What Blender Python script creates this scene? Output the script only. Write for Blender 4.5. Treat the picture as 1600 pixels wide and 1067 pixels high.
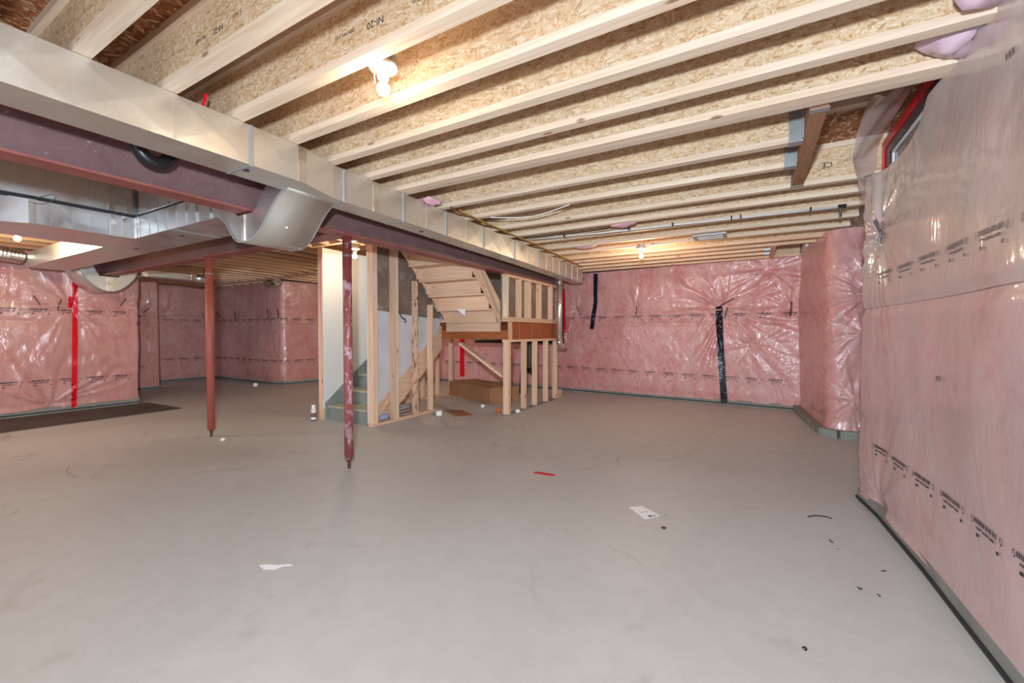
import bpy, math, random
import numpy as np
from mathutils import Vector, Matrix
random.seed(7)
R = math.radians
S = bpy.context.scene
for o in list(bpy.data.objects): bpy.data.objects.remove(o)
col = S.collection

# ---------------------------------------------------------------- camera, light, exposure
cam_d = bpy.data.cameras.new('camera'); cam = bpy.data.objects.new('camera', cam_d); col.objects.link(cam)
cam.location = (0, 0, 1.2); cam.rotation_euler = (R(88.8), 0, R(29.8))
cam_d.sensor_width = 36; cam_d.lens = 658*36/1600; cam_d.clip_start = .02
S.camera = cam
S.view_settings.view_transform = 'Standard'; S.view_settings.look = 'None'
S.view_settings.gamma = 1; S.view_settings.use_curve_mapping = False
S.view_settings.exposure = 0.22
W = bpy.data.worlds.new('world'); S.world = W; W.use_nodes = True
W.node_tree.nodes['Background'].inputs[0].default_value = (.75, .85, 1, 1)
W.node_tree.nodes['Background'].inputs[1].default_value = .6
def area(name, loc, rot, sx, sy, power, color):
    d = bpy.data.lights.new(name, 'AREA'); d.shape = 'RECTANGLE'; d.size = sx; d.size_y = sy
    d.energy = power; d.color = color
    o = bpy.data.objects.new(name, d); col.objects.link(o); o.location = loc; o.rotation_euler = rot
    return o
def point(name, loc, power, color, r=.03):
    d = bpy.data.lights.new(name, 'POINT'); d.energy = power; d.color = color; d.shadow_soft_size = r
    o = bpy.data.objects.new(name, d); col.objects.link(o); o.location = loc; return o
FILL_COOL = (.86, .93, 1.0); WARM = (1.0, .78, .52)
# unseen area lamps added as fill, set at two openings behind the photographer
area('fill_lamp_near', (-1.1, -3.35, 1.25), (R(90), 0, 0), 2.6, 2.1, 26, FILL_COOL)
area('fill_lamp_left', (-6.6, -3.35, 1.35), (R(90), 0, 0), 2.4, 1.7, 60, (.95, .95, 1.0))
fl_ = point('camera_flash', (-.03, -.15, 1.53), 118, (.78, .90, 1.0), .06)
fl_.data.use_nodes = True; _t = fl_.data.node_tree; _e = _t.nodes['Emission']; _f = _t.nodes.new('ShaderNodeLightFalloff')
_f.inputs['Strength'].default_value = 1.0; _f.inputs['Smooth'].default_value = 1.5; _t.links.new(_f.outputs['Linear'], _e.inputs['Strength'])

# ---------------------------------------------------------------- helpers
H = 2.36          # underside of the joists
TOP = 2.66        # underside of the deck
class MB:
    def __init__(s): s.v = []; s.f = []
    def add(s, vs, fs):
        n = len(s.v); s.v += [tuple(v) for v in vs]; s.f += [tuple(i+n for i in f) for f in fs]; return s
    def box(s, x0, x1, y0, y1, z0, z1):
        return s.add([(x0,y0,z0),(x1,y0,z0),(x1,y1,z0),(x0,y1,z0),(x0,y0,z1),(x1,y0,z1),(x1,y1,z1),(x0,y1,z1)],
                     [(0,3,2,1),(4,5,6,7),(0,1,5,4),(1,2,6,5),(2,3,7,6),(3,0,4,7)])
    def bar(s, p, q, w, h, up=(0,0,1)):
        p = Vector(p); q = Vector(q); d = (q-p).normalized(); up = Vector(up)
        a = d.cross(up).normalized(); b = a.cross(d).normalized()
        vs = [e + a*w*.5*i + b*h*.5*j for e in (p, q) for i, j in ((-1,-1),(1,-1),(1,1),(-1,1))]
        return s.add(vs, [(0,1,2,3),(7,6,5,4),(0,4,5,1),(1,5,6,2),(2,6,7,3),(3,7,4,0)])
    def tube(s, pts, r, n=12, cap=True):
        pts = [Vector(p) for p in pts]; rings = []
        rr = r if isinstance(r, (list, tuple)) else [r]*len(pts)
        prev = None
        for i, p in enumerate(pts):
            d = (pts[min(i+1, len(pts)-1)] - pts[max(i-1, 0)]).normalized()
            if prev is None:
                a = d.orthogonal().normalized()
            else:
                a = (prev - d*prev.dot(d)).normalized()
            prev = a; b = d.cross(a)
            rings.append([p + (a*math.cos(t) + b*math.sin(t))*rr[i] for t in [2*math.pi*k/n for k in range(n)]])
        vs = [v for g in rings for v in g]; fs = []
        for i in range(len(pts)-1):
            for k in range(n):
                fs.append((i*n+k, i*n+(k+1) % n, (i+1)*n+(k+1) % n, (i+1)*n+k))
        if cap: fs.append(tuple(range(n))[::-1]); fs.append(tuple(range((len(pts)-1)*n, len(pts)*n)))
        return s.add(vs, fs)
    def prism(s, poly, axis, a, b):
        """poly in the two other axes, extruded a..b along axis"""
        def P(u, v, w):
            return {0: (w, u, v), 1: (u, w, v), 2: (u, v, w)}[axis]
        n = len(poly)
        vs = [P(u, v, a) for u, v in poly] + [P(u, v, b) for u, v in poly]
        fs = [tuple(range(n)), tuple(range(n, 2*n))[::-1]] + [(i, i+n, (i+1) % n+n, (i+1) % n) for i in range(n)]
        return s.add(vs, fs)
    def build(s, name, mat, parent=None, smooth=False, bevel=0, rel=None):
        me = bpy.data.meshes.new(name)
        vs = s.v if rel is None else [tuple(Vector(v)-Vector(rel)) for v in s.v]
        me.from_pydata(vs, [], s.f); me.validate()
        import bmesh
        bm = bmesh.new(); bm.from_mesh(me); bmesh.ops.recalc_face_normals(bm, faces=bm.faces); bm.to_mesh(me); bm.free()
        me.materials.append(mat)
        if smooth: me.shade_smooth()
        o = bpy.data.objects.new(name, me); col.objects.link(o)
        if rel is not None: o.location = rel
        if parent is not None: o.parent = parent; o.matrix_parent_inverse = Matrix.Translation(parent.location).inverted()
        if bevel:
            m = o.modifiers.new('bevel', 'BEVEL'); m.width = bevel; m.segments = 1; m.limit_method = 'ANGLE'
        return o
def tag(o, label=None, cat=None, group=None, kind=None):
    if label: o['label'] = label
    if cat: o['category'] = cat
    if group: o['group'] = group
    if kind: o['kind'] = kind
    return o
def thing(name, loc, label, cat, group=None, kind=None):
    o = bpy.data.objects.new(name, None); o.empty_display_size = .1; col.objects.link(o); o.location = loc
    return tag(o, label, cat, group, kind)
def share(src, name, loc, parent):
    o = src.copy(); o.name = name; col.objects.link(o); o.parent = parent; o.location = loc
    if parent is not None: o.matrix_parent_inverse = Matrix.Translation(parent.location).inverted()
    return o

# ---------------------------------------------------------------- materials
class NT:
    def __init__(s, name):
        s.m = bpy.data.materials.new(name); s.m.use_nodes = True; s.t = s.m.node_tree; s.t.nodes.clear()
        s.out = s.n('ShaderNodeOutputMaterial'); s.b = s.n('ShaderNodeBsdfPrincipled')
        s.l(s.b.outputs[0], s.out.inputs[0])
    def n(s, t, **k):
        x = s.t.nodes.new(t)
        for a, b in k.items(): setattr(x, a, b)
        return x
    def l(s, a, b): s.t.links.new(a, b)
    def set(s, **k):
        for a, v in k.items():
            i = s.b.inputs[a.replace('_', ' ')]
            if hasattr(v, 'is_output') or isinstance(v, bpy.types.NodeSocket): s.l(v, i)
            else: i.default_value = v
        return s
    def co(s, scale=(1,1,1), rot=(0,0,0), src='Object', loc=None):
        tc = s.n('ShaderNodeTexCoord'); mp = s.n('ShaderNodeMapping'); s.l(tc.outputs[src], mp.inputs[0])
        mp.inputs['Scale'].default_value = scale; mp.inputs['Rotation'].default_value = rot
        if loc is not None: s.l(loc, mp.inputs['Location'])
        return mp.outputs[0]
    def noise(s, vec, scale=5, detail=3, rough=.5, dist=0, out=0):
        x = s.n('ShaderNodeTexNoise'); s.l(vec, x.inputs['Vector']); x.inputs['Scale'].default_value = scale
        x.inputs['Detail'].default_value = detail; x.inputs['Roughness'].default_value = rough
        x.inputs['Distortion'].default_value = dist; return x.outputs[out]
    def vor(s, vec, scale=5, feature='F1', out='Color', rnd=1):
        x = s.n('ShaderNodeTexVoronoi', feature=feature); s.l(vec, x.inputs['Vector']); x.inputs['Scale'].default_value = scale
        x.inputs['Randomness'].default_value = rnd; return x.outputs[out]
    def ramp(s, fac, stops, interp='LINEAR'):
        x = s.n('ShaderNodeValToRGB'); s.l(fac, x.inputs[0]); e = x.color_ramp.elements; x.color_ramp.interpolation = interp
        while len(e) < len(stops): e.new(.5)
        for i, (p, c) in enumerate(stops):
            e[i].position = p; e[i].color = (c, c, c, 1) if isinstance(c, (int, float)) else (*c, 1)
        return x.outputs[0]
    def mix(s, fac, a, b, mode='MIX'):
        x = s.n('ShaderNodeMix', data_type='RGBA', blend_type=mode)
        for v, i in ((fac, 0), (a, 6), (b, 7)):
            if isinstance(v, bpy.types.NodeSocket): s.l(v, x.inputs[i])
            elif i == 0: x.inputs[0].default_value = v
            else: x.inputs[i].default_value = (*v, 1) if len(v) == 3 else v
        return x.outputs[2]
    def math(s, op, a, b=0):
        x = s.n('ShaderNodeMath', operation=op)
        for i, v in enumerate((a, b)):
            if isinstance(v, bpy.types.NodeSocket): s.l(v, x.inputs[i])
            else: x.inputs[i].default_value = v
        return x.outputs[0]
    def bump(s, h, strength=.3, dist=.01, normal=None):
        x = s.n('ShaderNodeBump'); s.l(h, x.inputs['Height']); x.inputs['Strength'].default_value = strength
        x.inputs['Distance'].default_value = dist
        if normal is not None: s.l(normal, x.inputs['Normal'])
        return x.outputs[0]
    def rnd(s): return s.n('ShaderNodeObjectInfo').outputs['Random']

def srgb(r, g, b):
    f = lambda c: (c/255/12.92 if c/255 <= .04045 else ((c/255+.055)/1.055)**2.4)
    return (f(r), f(g), f(b))

def plain(name, c, rough=.6, metal=0, **k):
    t = NT(name); t.set(Base_Color=(*c, 1), Roughness=rough, Metallic=metal, **k); return t.m

def lumber(name, axis, base, dark, knots=True):
    t = NT(name); sc = [26, 26, 26]; sc[axis] = 1.2
    off = t.math('MULTIPLY', t.rnd(), 37.0)
    cv = t.n('ShaderNodeCombineXYZ'); t.l(off, cv.inputs[0]); t.l(off, cv.inputs[1]); t.l(off, cv.inputs[2])
    v = t.co(tuple(sc), loc=cv.outputs[0])
    g = t.noise(v, 1.6, 4, .6, .8)
    c = t.mix(t.ramp(g, [(.3, 0), (.72, 1)]), base, dark)
    tone = t.ramp(t.rnd(), [(0, .86), (1, 1.08)])
    c = t.mix(1, c, tone, 'MULTIPLY')
    if knots:
        s2 = [9, 9, 9]; s2[axis] = 3.2
        k = t.vor(t.co(tuple(s2), loc=cv.outputs[0]), 1, 'F1', 'Distance')
        c = t.mix(t.ramp(k, [(.07, .8), (.13, 0)]), c, (.22, .10, .05))
    t.set(Base_Color=c, Roughness=.72, Normal=t.bump(g, .15, .004)); return t.m

def osb(name, cols, scale=1.0, ax=1, dark=.5):
    """strand board: long thin flakes in three directions in the plane normal to axis ax"""
    t = NT(name)
    w = t.noise(t.co(), 6*scale, 2, .5, 0, 1)
    base = t.n('ShaderNodeVectorMath', operation='SCALE'); t.l(w, base.inputs[0]); base.inputs[3].default_value = .015
    def lay(ang, seed, out='Color', feat='F1'):
        tc = t.n('ShaderNodeTexCoord'); ad = t.n('ShaderNodeVectorMath', operation='ADD')
        t.l(tc.outputs['Object'], ad.inputs[0]); t.l(base.outputs[0], ad.inputs[1])
        rt = t.n('ShaderNodeMapping'); t.l(ad.outputs[0], rt.inputs[0]); r = [0, 0, 0]; r[ax] = ang; rt.inputs['Rotation'].default_value = r
        mp = t.n('ShaderNodeMapping'); t.l(rt.outputs[0], mp.inputs[0]); sc = [120, 120, 120]; sc[(ax+1) % 3] = 30; sc[ax] = 8
        mp.inputs['Scale'].default_value = sc; mp.inputs['Location'].default_value = (seed, seed*1.7, seed*.3)
        return t.vor(mp.outputs[0], scale, feat, out)
    c3 = []
    for i, an in enumerate((.15, .95, -.8, 1.5)):
        sp = t.n('ShaderNodeSeparateColor'); t.l(lay(an, i*3.1), sp.inputs[0]); c3.append(sp)
    f = c3[0].outputs[0]
    for k, th in ((1, .55), (2, .6), (3, .72)):
        f = t.mix(t.ramp(c3[k].outputs[1], [(th-.01, 0), (th+.01, 1)]), f, c3[k].outputs[0])
    n = len(cols)
    c = t.ramp(f, [(i/(n-1), cols[i]) for i in range(n)])
    fine = t.noise(t.co((40, 40, 40)), 2, 4, .7, 1.5)
    c = t.mix(t.ramp(fine, [(.52, 0), (.75, dark)]), c, tuple(x*.45 for x in cols[0]))
    big = t.noise(t.co(), 2.5, 2)
    c = t.mix(1, c, t.ramp(big, [(.3, .92), (.7, 1.06)]), 'MULTIPLY')
    t.set(Base_Color=c, Roughness=.75, Normal=t.bump(f, .25, .003)); return t.m

WOODB, WOODD = srgb(240, 222, 200), srgb(220, 192, 164)
M = {}
for i, a in enumerate('xyz'):
    M['lum_'+a] = lumber('spruce_'+a, i, WOODB, WOODD)
    M['pine_'+a] = lumber('warm_pine_'+a, i, srgb(236, 202, 172), srgb(216, 172, 140))
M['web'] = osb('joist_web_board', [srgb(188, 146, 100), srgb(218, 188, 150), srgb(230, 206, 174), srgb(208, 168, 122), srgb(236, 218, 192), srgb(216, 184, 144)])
M['web2'] = osb('joist_web_dim', [srgb(190, 156, 116), srgb(216, 186, 146), srgb(226, 200, 164), srgb(200, 160, 116)], 1, 0)
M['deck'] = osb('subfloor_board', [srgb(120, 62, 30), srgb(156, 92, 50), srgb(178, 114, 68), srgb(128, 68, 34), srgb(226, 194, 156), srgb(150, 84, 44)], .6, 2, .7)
M['lvl'] = osb('landing_rim_board', [srgb(146, 76, 38), srgb(160, 88, 46), srgb(170, 96, 52), srgb(152, 80, 42)], 1.3, 0, .3)

def floor_mat():
    t = NT('sealed_concrete')
    v = t.co()
    a = t.noise(v, .55, 5, .55, .4); b = t.noise(v, 9, 4, .6); s = t.noise(v, 2.2, 5, .65, 1.2)
    c = t.ramp(a, [(.3, srgb(182, 178, 173)), (.5, srgb(191, 188, 184)), (.7, srgb(197, 195, 192))])
    c = t.mix(t.ramp(b, [(.4, 0), (.75, .25)]), c, srgb(166, 162, 156))
    c = t.mix(t.ramp(s, [(.60, 0), (.74, .38)]), c, srgb(150, 144, 136))
    spk = t.vor(v, 3.2, 'F1', 'Distance'); c = t.mix(t.ramp(spk, [(.020, .7), (.032, 0)]), c, srgb(96, 88, 80))
    # hairline cracks
    w = t.noise(v, 1.1, 5, .6, 0, 1)
    wv = t.n('ShaderNodeVectorMath', operation='ADD'); t.l(w, wv.inputs[0]); t.l(v, wv.inputs[1])
    cr = t.vor(wv.outputs[0], .33, 'DISTANCE_TO_EDGE', 'Distance')
    cm = t.math('MULTIPLY', t.ramp(cr, [(.0, .55), (.0022, 0)]), t.ramp(t.noise(v, 1.7, 2), [(.5, 0), (.6, 1)]))
    c = t.mix(cm, c, srgb(112, 106, 100))
    t.set(Base_Color=c, Roughness=t.ramp(a, [(.3, .42), (.7, .56)]), Specular_IOR_Level=.35,
          Normal=t.bump(t.math('ADD', b, t.math('MULTIPLY', s, 2)), .12, .006))
    return t.m
M['floor'] = floor_mat()

def barrier(name, haze=.25, pink=(srgb(196, 108, 114), srgb(212, 142, 142), srgb(192, 124, 116)), wrinkle=1.0, hz_=None, fq=1.0, hz=srgb(206, 190, 184)):
    """pink fibre wool seen through a clear, creased sheet: coloured wool under a glossy coat"""
    t = NT(name); v = t.co()
    big = t.noise(v, 1.6, 4, .6, .8); med = t.noise(t.co((1, 1, .6), (0, .5, 0)), 7, 5, .65, 1.5)
    c = t.ramp(med, [(.34, tuple(x*.82 for x in pink[0])), (.46, pink[0]), (.56, pink[1]), (.70, pink[2])])
    c = t.mix(t.ramp(big, [(.35, 0), (.68, .75)]), c, pink[2])
    hzn = t.noise(t.co((1, 1, .45), (0, .7, .2)), 2.6, 4, .6, 1.0)
    c = t.mix(t.ramp(hzn, [(.3, haze*.4), (.75, min(1, haze*2))]), c, hz)
    cr = t.noise(t.co((1, 1, .35), (.3, .9, 0)), 9*fq, 4, .55, 2.4); cr2 = t.noise(t.co((.4, .4, 1.2), (0, -.6, .3)), 6, 3, .5, 1.5)
    rid = t.math('SUBTRACT', 1, t.math('MULTIPLY', t.math('ABSOLUTE', t.math('SUBTRACT', cr, .5)), 7))
    rid = t.math('MAXIMUM', rid, 0)
    h = t.math('ADD', t.math('MULTIPLY', rid, .35), t.math('MULTIPLY', cr2, .8))
    nb = t.bump(h, .42*wrinkle, .014)
    t.set(Base_Color=c, Roughness=.55, Specular_IOR_Level=.3, Coat_Weight=1.0, Coat_Roughness=.13, Coat_IOR=1.5,
          Normal=t.bump(med, .25, .01), Coat_Normal=nb)
    return t.m
M['wool'] = barrier('sheeted_pink_wool', .22)
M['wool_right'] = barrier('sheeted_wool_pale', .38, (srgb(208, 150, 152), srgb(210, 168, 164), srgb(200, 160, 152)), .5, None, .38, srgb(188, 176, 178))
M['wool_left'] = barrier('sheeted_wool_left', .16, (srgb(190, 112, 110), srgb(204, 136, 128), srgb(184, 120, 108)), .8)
M['wool_upper'] = barrier('double_sheeted_wool', .6, (srgb(196, 156, 152), srgb(198, 168, 162), srgb(190, 160, 150)), .5, None, .38, srgb(190, 180, 178))

def sheet_plastic(name, dens=.45):
    t = NT(name)
    tr = t.n('ShaderNodeBsdfTransparent'); mx = t.n('ShaderNodeMixShader')
    n = t.noise(t.co((1, 1, .4)), 8, 4, .6, 2)
    t.set(Base_Color=(*srgb(214, 196, 192), 1), Roughness=.25, Specular_IOR_Level=.6, Normal=t.bump(n, .4, .01))
    mx.inputs[0].default_value = dens; t.l(tr.outputs[0], mx.inputs[1]); t.l(t.b.outputs[0], mx.inputs[2]); t.l(mx.outputs[0], t.out.inputs[0])
    return t.m
M['film'] = sheet_plastic('loose_clear_film', .55)
M['wooltuft'] = plain('pink_wool_tuft', srgb(226, 176, 190), .9)
M['bagged'] = plain('bagged_wool', srgb(208, 178, 192), .5, 0, Coat_Weight=.8, Coat_Roughness=.2)

def galv(name, c=srgb(216, 214, 206), rough=.34, bmp=.12, metal=1.0):
    t = NT(name); v = t.co()
    sp = t.vor(v, 60, 'F1', 'Color'); s = t.n('ShaderNodeSeparateColor'); t.l(sp, s.inputs[0])
    big = t.noise(v, 3, 3, .5, .5)
    cc = t.mix(t.ramp(s.outputs[0], [(0, .0), (1, .16)]), c, tuple(x*.7 for x in c))
    t.set(Base_Color=cc, Metallic=metal, Roughness=t.ramp(big, [(.3, rough-.08), (.7, rough+.1)]), Normal=t.bump(big, bmp, .03)); return t.m
M['galv'] = galv('galvanised_sheet', srgb(222, 220, 212), .42, .2, .88)
M['galv_cool'] = galv('galvanised_bright', srgb(222, 224, 226), .33, .16, .95)
M['foil'] = galv('foil_tape', srgb(232, 230, 224), .3, .9)
M['cleat'] = galv('drive_cleat', srgb(176, 180, 182), .42, .05, .6)
def primer(name, a, b, c, rough=.5):
    t = NT(name); v = t.co()
    n = t.noise(v, 5, 5, .65, .6); k = t.noise(v, 16, 4, .6, 1.5); f = t.noise(v, 60, 2, .5)
    cc = t.ramp(n, [(.3, a), (.7, b)])
    cc = t.mix(t.ramp(k, [(.66, 0), (.74, .7)]), cc, c)
    cc = t.mix(t.ramp(f, [(.69, 0), (.75, .6)]), cc, c)
    t.set(Base_Color=cc, Roughness=rough, Normal=t.bump(k, .1, .004)); return t.m
M['primer'] = primer('red_oxide_primer', srgb(136, 70, 66), srgb(160, 94, 86), srgb(190, 150, 144))
M['web_primer'] = primer('mauve_primer', srgb(112, 84, 84), srgb(130, 102, 102), srgb(172, 160, 160), .4)  # greyer mauve tone than the flanges, for the beam webs
t = NT('worn_post_primer'); v_ = t.co((1, 1, .45)); k_ = t.noise(v_, 9, 5, .6, 1.2); g_ = t.noise(v_, 3, 3)
c_ = t.ramp(g_, [(.3, srgb(132, 62, 62)), (.7, srgb(156, 84, 84))]); c_ = t.mix(t.ramp(k_, [(.53, 0), (.60, .8)]), c_, srgb(200, 172, 182))
c_ = t.mix(t.ramp(t.noise(v_, 26, 3, .6), [(.62, 0), (.7, .7)]), c_, srgb(226, 214, 214)); t.set(Base_Color=c_, Roughness=.42); M['post'] = t.m
M['post2'] = primer('post_primer', srgb(158, 76, 62), srgb(172, 92, 76), srgb(190, 120, 104), .5)
M['rust'] = plain('rusty_screw', srgb(84, 56, 40), .8)
M['conc'] = primer('foundation_concrete', srgb(120, 120, 114), srgb(142, 142, 136), srgb(104, 102, 98), .85)
M['black'] = plain('black_plastic', (.012, .012, .014), .35)
M['gasket'] = plain('black_felt_gasket', (.02, .022, .024), .8)
M['ink'] = plain('black_ink', (.02, .018, .02), .5)
M['inkgrey'] = plain('grey_ink', srgb(110, 100, 100), .6)
M['white'] = plain('white_porcelain', (.85, .85, .83), .3)
M['vinyl'] = plain('white_vinyl', (.8, .8, .8), .4)
M['foam'] = plain('white_foam', (.88, .88, .9), .8)
def tape(name, c, spot):
    t = NT(name); v = t.co(); s = t.vor(v, 13, 'F1', 'Distance', .35)
    n = t.noise(v, 22, 3, .6)
    t.set(Base_Color=t.mix(t.ramp(s, [(.17, 1), (.2, 0)]), c, spot), Roughness=.22, Normal=t.bump(n, .5, .01)); return t.m
M['redtape'] = tape('red_sheathing_tape', srgb(214, 8, 34), srgb(120, 4, 24))
M['blacktape'] = tape('black_flashing_tape', srgb(26, 28, 42), srgb(150, 156, 170))
M['drywall'] = plain('white_drywall', srgb(222, 222, 218), .85)
t = NT('grey_board_back'); n_ = t.noise(t.co(), 4, 5, .7, .5)
t.set(Base_Color=t.ramp(n_, [(.3, srgb(112, 96, 84)), (.55, srgb(128, 110, 98)), (.72, srgb(160, 152, 142))]), Roughness=.85); M['board'] = t.m
t = NT('white_board_back'); n_ = t.noise(t.co(), 3, 3)
t.set(Base_Color=t.ramp(n_, [(.3, srgb(196, 192, 194)), (.7, srgb(210, 208, 212))]), Roughness=.85); M['board_w'] = t.m
t = NT('grey_stair_paint'); n_ = t.noise(t.co(), 8, 4, .7)
t.set(Base_Color=t.ramp(n_, [(.3, srgb(116, 124, 122)), (.7, srgb(144, 148, 142))]), Roughness=.7); M['stair'] = t.m
t = NT('dusty_tread'); n_ = t.noise(t.co(), 8, 4, .7)
t.set(Base_Color=t.ramp(n_, [(.3, srgb(156, 156, 140)), (.7, srgb(182, 180, 164))]), Roughness=.8); M['tread'] = t.m
t = NT('cardboard'); n_ = t.noise(t.co(), 6, 3)
t.set(Base_Color=t.ramp(n_, [(.3, srgb(150, 106, 74)), (.7, srgb(168, 122, 88))]), Roughness=.8); M['card'] = t.m
M['packtape'] = plain('packing_tape', srgb(150, 104, 60), .25)
t = NT('dark_rubber_mat'); n_ = t.noise(t.co(), 2.5, 4, .6); f_ = t.noise(t.co(), 140, 1)
t.set(Base_Color=t.ramp(n_, [(.35, srgb(66, 58, 52)), (.7, srgb(92, 82, 74))]), Roughness=.8, Normal=t.bump(f_, .5, .004)); M['mat'] = t.m
t = NT('stained_stud'); n_ = t.noise(t.co((1, 1, .35)), 22, 4, .7, 1.0)
t.set(Base_Color=t.ramp(n_, [(.5, srgb(220, 186, 160)), (.58, srgb(180, 120, 90)), (.64, srgb(70, 30, 20))]), Roughness=.7); M['stained'] = t.m
def emit(name, c, e):
    t = NT(name); t.set(Base_Color=(1, 1, 1, 1), Emission_Color=(*c, 1), Emission_Strength=e); return t.m
M['lit'] = emit('lit_bulb', (1.0, .86, .62), 14)
t = NT('window_glass'); t.set(Base_Color=(*srgb(120, 100, 84), 1), Roughness=.08, Specular_IOR_Level=.8); M['glass'] = t.m  # brown reflection in the glass is put into its base colour
t = NT('clear_pane'); t.set(Base_Color=(1, 1, 1, 1), Roughness=.02, Transmission_Weight=1, IOR=1.05); M['pane'] = t.m

# ---------------------------------------------------------------- floor, deck
fl = MB().box(-13.2, 1.6, -3.6, 9.2, -.15, 0).build('floor', M['floor']); tag(fl, kind='structure')
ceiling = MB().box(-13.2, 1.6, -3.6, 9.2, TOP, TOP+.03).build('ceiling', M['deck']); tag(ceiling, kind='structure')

# ---------------------------------------------------------------- insulated walls
rng = np.random.RandomState(3)
_tab = rng.rand(64, 64)
def vnoise(x, y):
    xi = np.floor(x).astype(int); yi = np.floor(y).astype(int); fx = x-xi; fy = y-yi
    fx = fx*fx*(3-2*fx); fy = fy*fy*(3-2*fy); g = lambda a, b: _tab[a % 64, b % 64]
    return (g(xi, yi)*(1-fx)+g(xi+1, yi)*fx)*(1-fy)+(g(xi, yi+1)*(1-fx)+g(xi+1, yi+1)*fx)*fy*1.0
_t1 = rng.rand(512)
def n1(x, per):
    xi = np.floor(x).astype(int); f = x-xi; f = f*f*(3-2*f)
    return _t1[xi % per]*(1-f)+_t1[(xi+1) % per]*f
class Sheet:
    """a wool batt wall along a plan polyline, bulging and puckered round the form ties"""
    def __init__(s, path, z0, z1, pins=(), bulge=.035, fold=.012, seam=1.36, rad=.12, seed=0, flip=1):
        s.path = [np.array(p, float) for p in path]; s.z0 = z0; s.z1 = z1; s.pins = pins
        s.bulge = bulge; s.fold = fold; s.seam = seam; s.seed = seed; s.flip = flip
        seg = [np.linalg.norm(b-a) for a, b in zip(s.path, s.path[1:])]
        s.cum = np.concatenate([[0], np.cumsum(seg)]); s.L = s.cum[-1]; s.rad = rad
    def raw(s, u):
        u = np.clip(u, 0, s.L)
        P = np.array(s.path); return np.stack([np.interp(u, s.cum, P[:, 0]), np.interp(u, s.cum, P[:, 1])], -1)
    def pos(s, u):
        a = 0
        for k in (-1, -.5, 0, .5, 1): a = a + s.raw(np.clip(u+k*s.rad, 0, s.L))
        return a/5
    def nrm(s, u):
        d = s.pos(u+.02)-s.pos(u-.02); d = d/np.maximum(np.linalg.norm(d, axis=-1, keepdims=True), 1e-9)
        return np.stack([-d[..., 1], d[..., 0]], -1)*s.flip
    def off(s, u, z):
        S_ = s.seed
        d = s.bulge*(vnoise(u*1.3+S_, z*1.1+S_*.7)-.3) + s.bulge*.35*(vnoise(u*4+S_, z*3+5)-.5)
        d += s.fold*.55*np.abs(vnoise((u+z*.7)*9+S_, (z-u*.5)*2.2+3)-.5)
        sg = np.abs(z-s.seam); d -= .012*np.exp(-(sg/.035)**2)
        d *= np.clip((z-s.z0)/.12, .25, 1)
        for i, (pu, pz, rr, amp) in enumerate(s.pins):
            du = u-pu; dz = z-pz; r = np.sqrt(du*du+dz*dz)+1e-6; th = (np.arctan2(dz, du)/(2*math.pi)+.5)
            per = 38; q = n1(th*per+.15*vnoise(du*4+i, dz*4)*4, per); rid = np.abs(q-.5)*2
            env = n1(th*7+i*3.3, 7)
            d += 1.5*amp*(rid**1.5-.4)*np.exp(-r/rr)*np.clip(r/.04, 0, 1)*(.25+env)
            d -= .035*np.exp(-(r/.10)**2)
        return d
    def pt(s, u, z, e=0):
        u = np.asarray(u, float); z = np.asarray(z, float)
        p = s.pos(u); n = s.nrm(u); o = (s.off(u, z)+e)[..., None]
        q = p+n*o; return np.concatenate([q, z[..., None]], -1)
    def mesh(s, name, mat, parent, du=.02, u0=0, u1=None, zc=None, e=0, z0=None, z1=None):
        u1 = s.L if u1 is None else u1; z0 = s.z0 if z0 is None else z0; z1 = s.z1 if z1 is None else z1
        nu = max(2, int((u1-u0)/du)); nz = max(2, int((z1-z0)/du))
        U, Z = np.meshgrid(np.linspace(u0, u1, nu+1), np.linspace(0, 1, nz+1), indexing='ij')
        top = zc(U) if zc is not None else z1
        Z = z0+(top-z0)*Z
        V = s.pt(U, Z, e).reshape(-1, 3)
        i = np.arange(nu*(nz+1)).reshape(nu, nz+1)[:, :-1].ravel()
        F = np.stack([i, i+nz+1, i+nz+2, i+1], -1)
        me = bpy.data.meshes.new(name); me.from_pydata(V.tolist(), [], F.tolist()); me.materials.append(mat); me.shade_smooth()
        o = bpy.data.objects.new(name, me); col.objects.link(o)
        if parent: o.parent = parent
        return o
    def u_of(s, x, y):
        us = np.linspace(0, s.L, 800); P = s.pos(us); return us[np.argmin((P[:, 0]-x)**2+(P[:, 1]-y)**2)]
    def patch(s, name, mat, parent, quads, e=.004):
        """flat print: list of polygons in (u,z) laid onto the sheet"""
        vs = []; fs = []
        U = np.array([p[0] for q in quads for p in q]); Z = np.array([p[1] for q in quads for p in q])
        V = s.pt(U, Z, e); k = 0
        for q in quads: fs.append(tuple(range(k, k+len(q)))); k += len(q)
        me = bpy.data.meshes.new(name); me.from_pydata(V.tolist(), [], fs); me.materials.append(mat)
        o = bpy.data.objects.new(name, me); col.objects.link(o); o.parent = parent; return o
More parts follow.
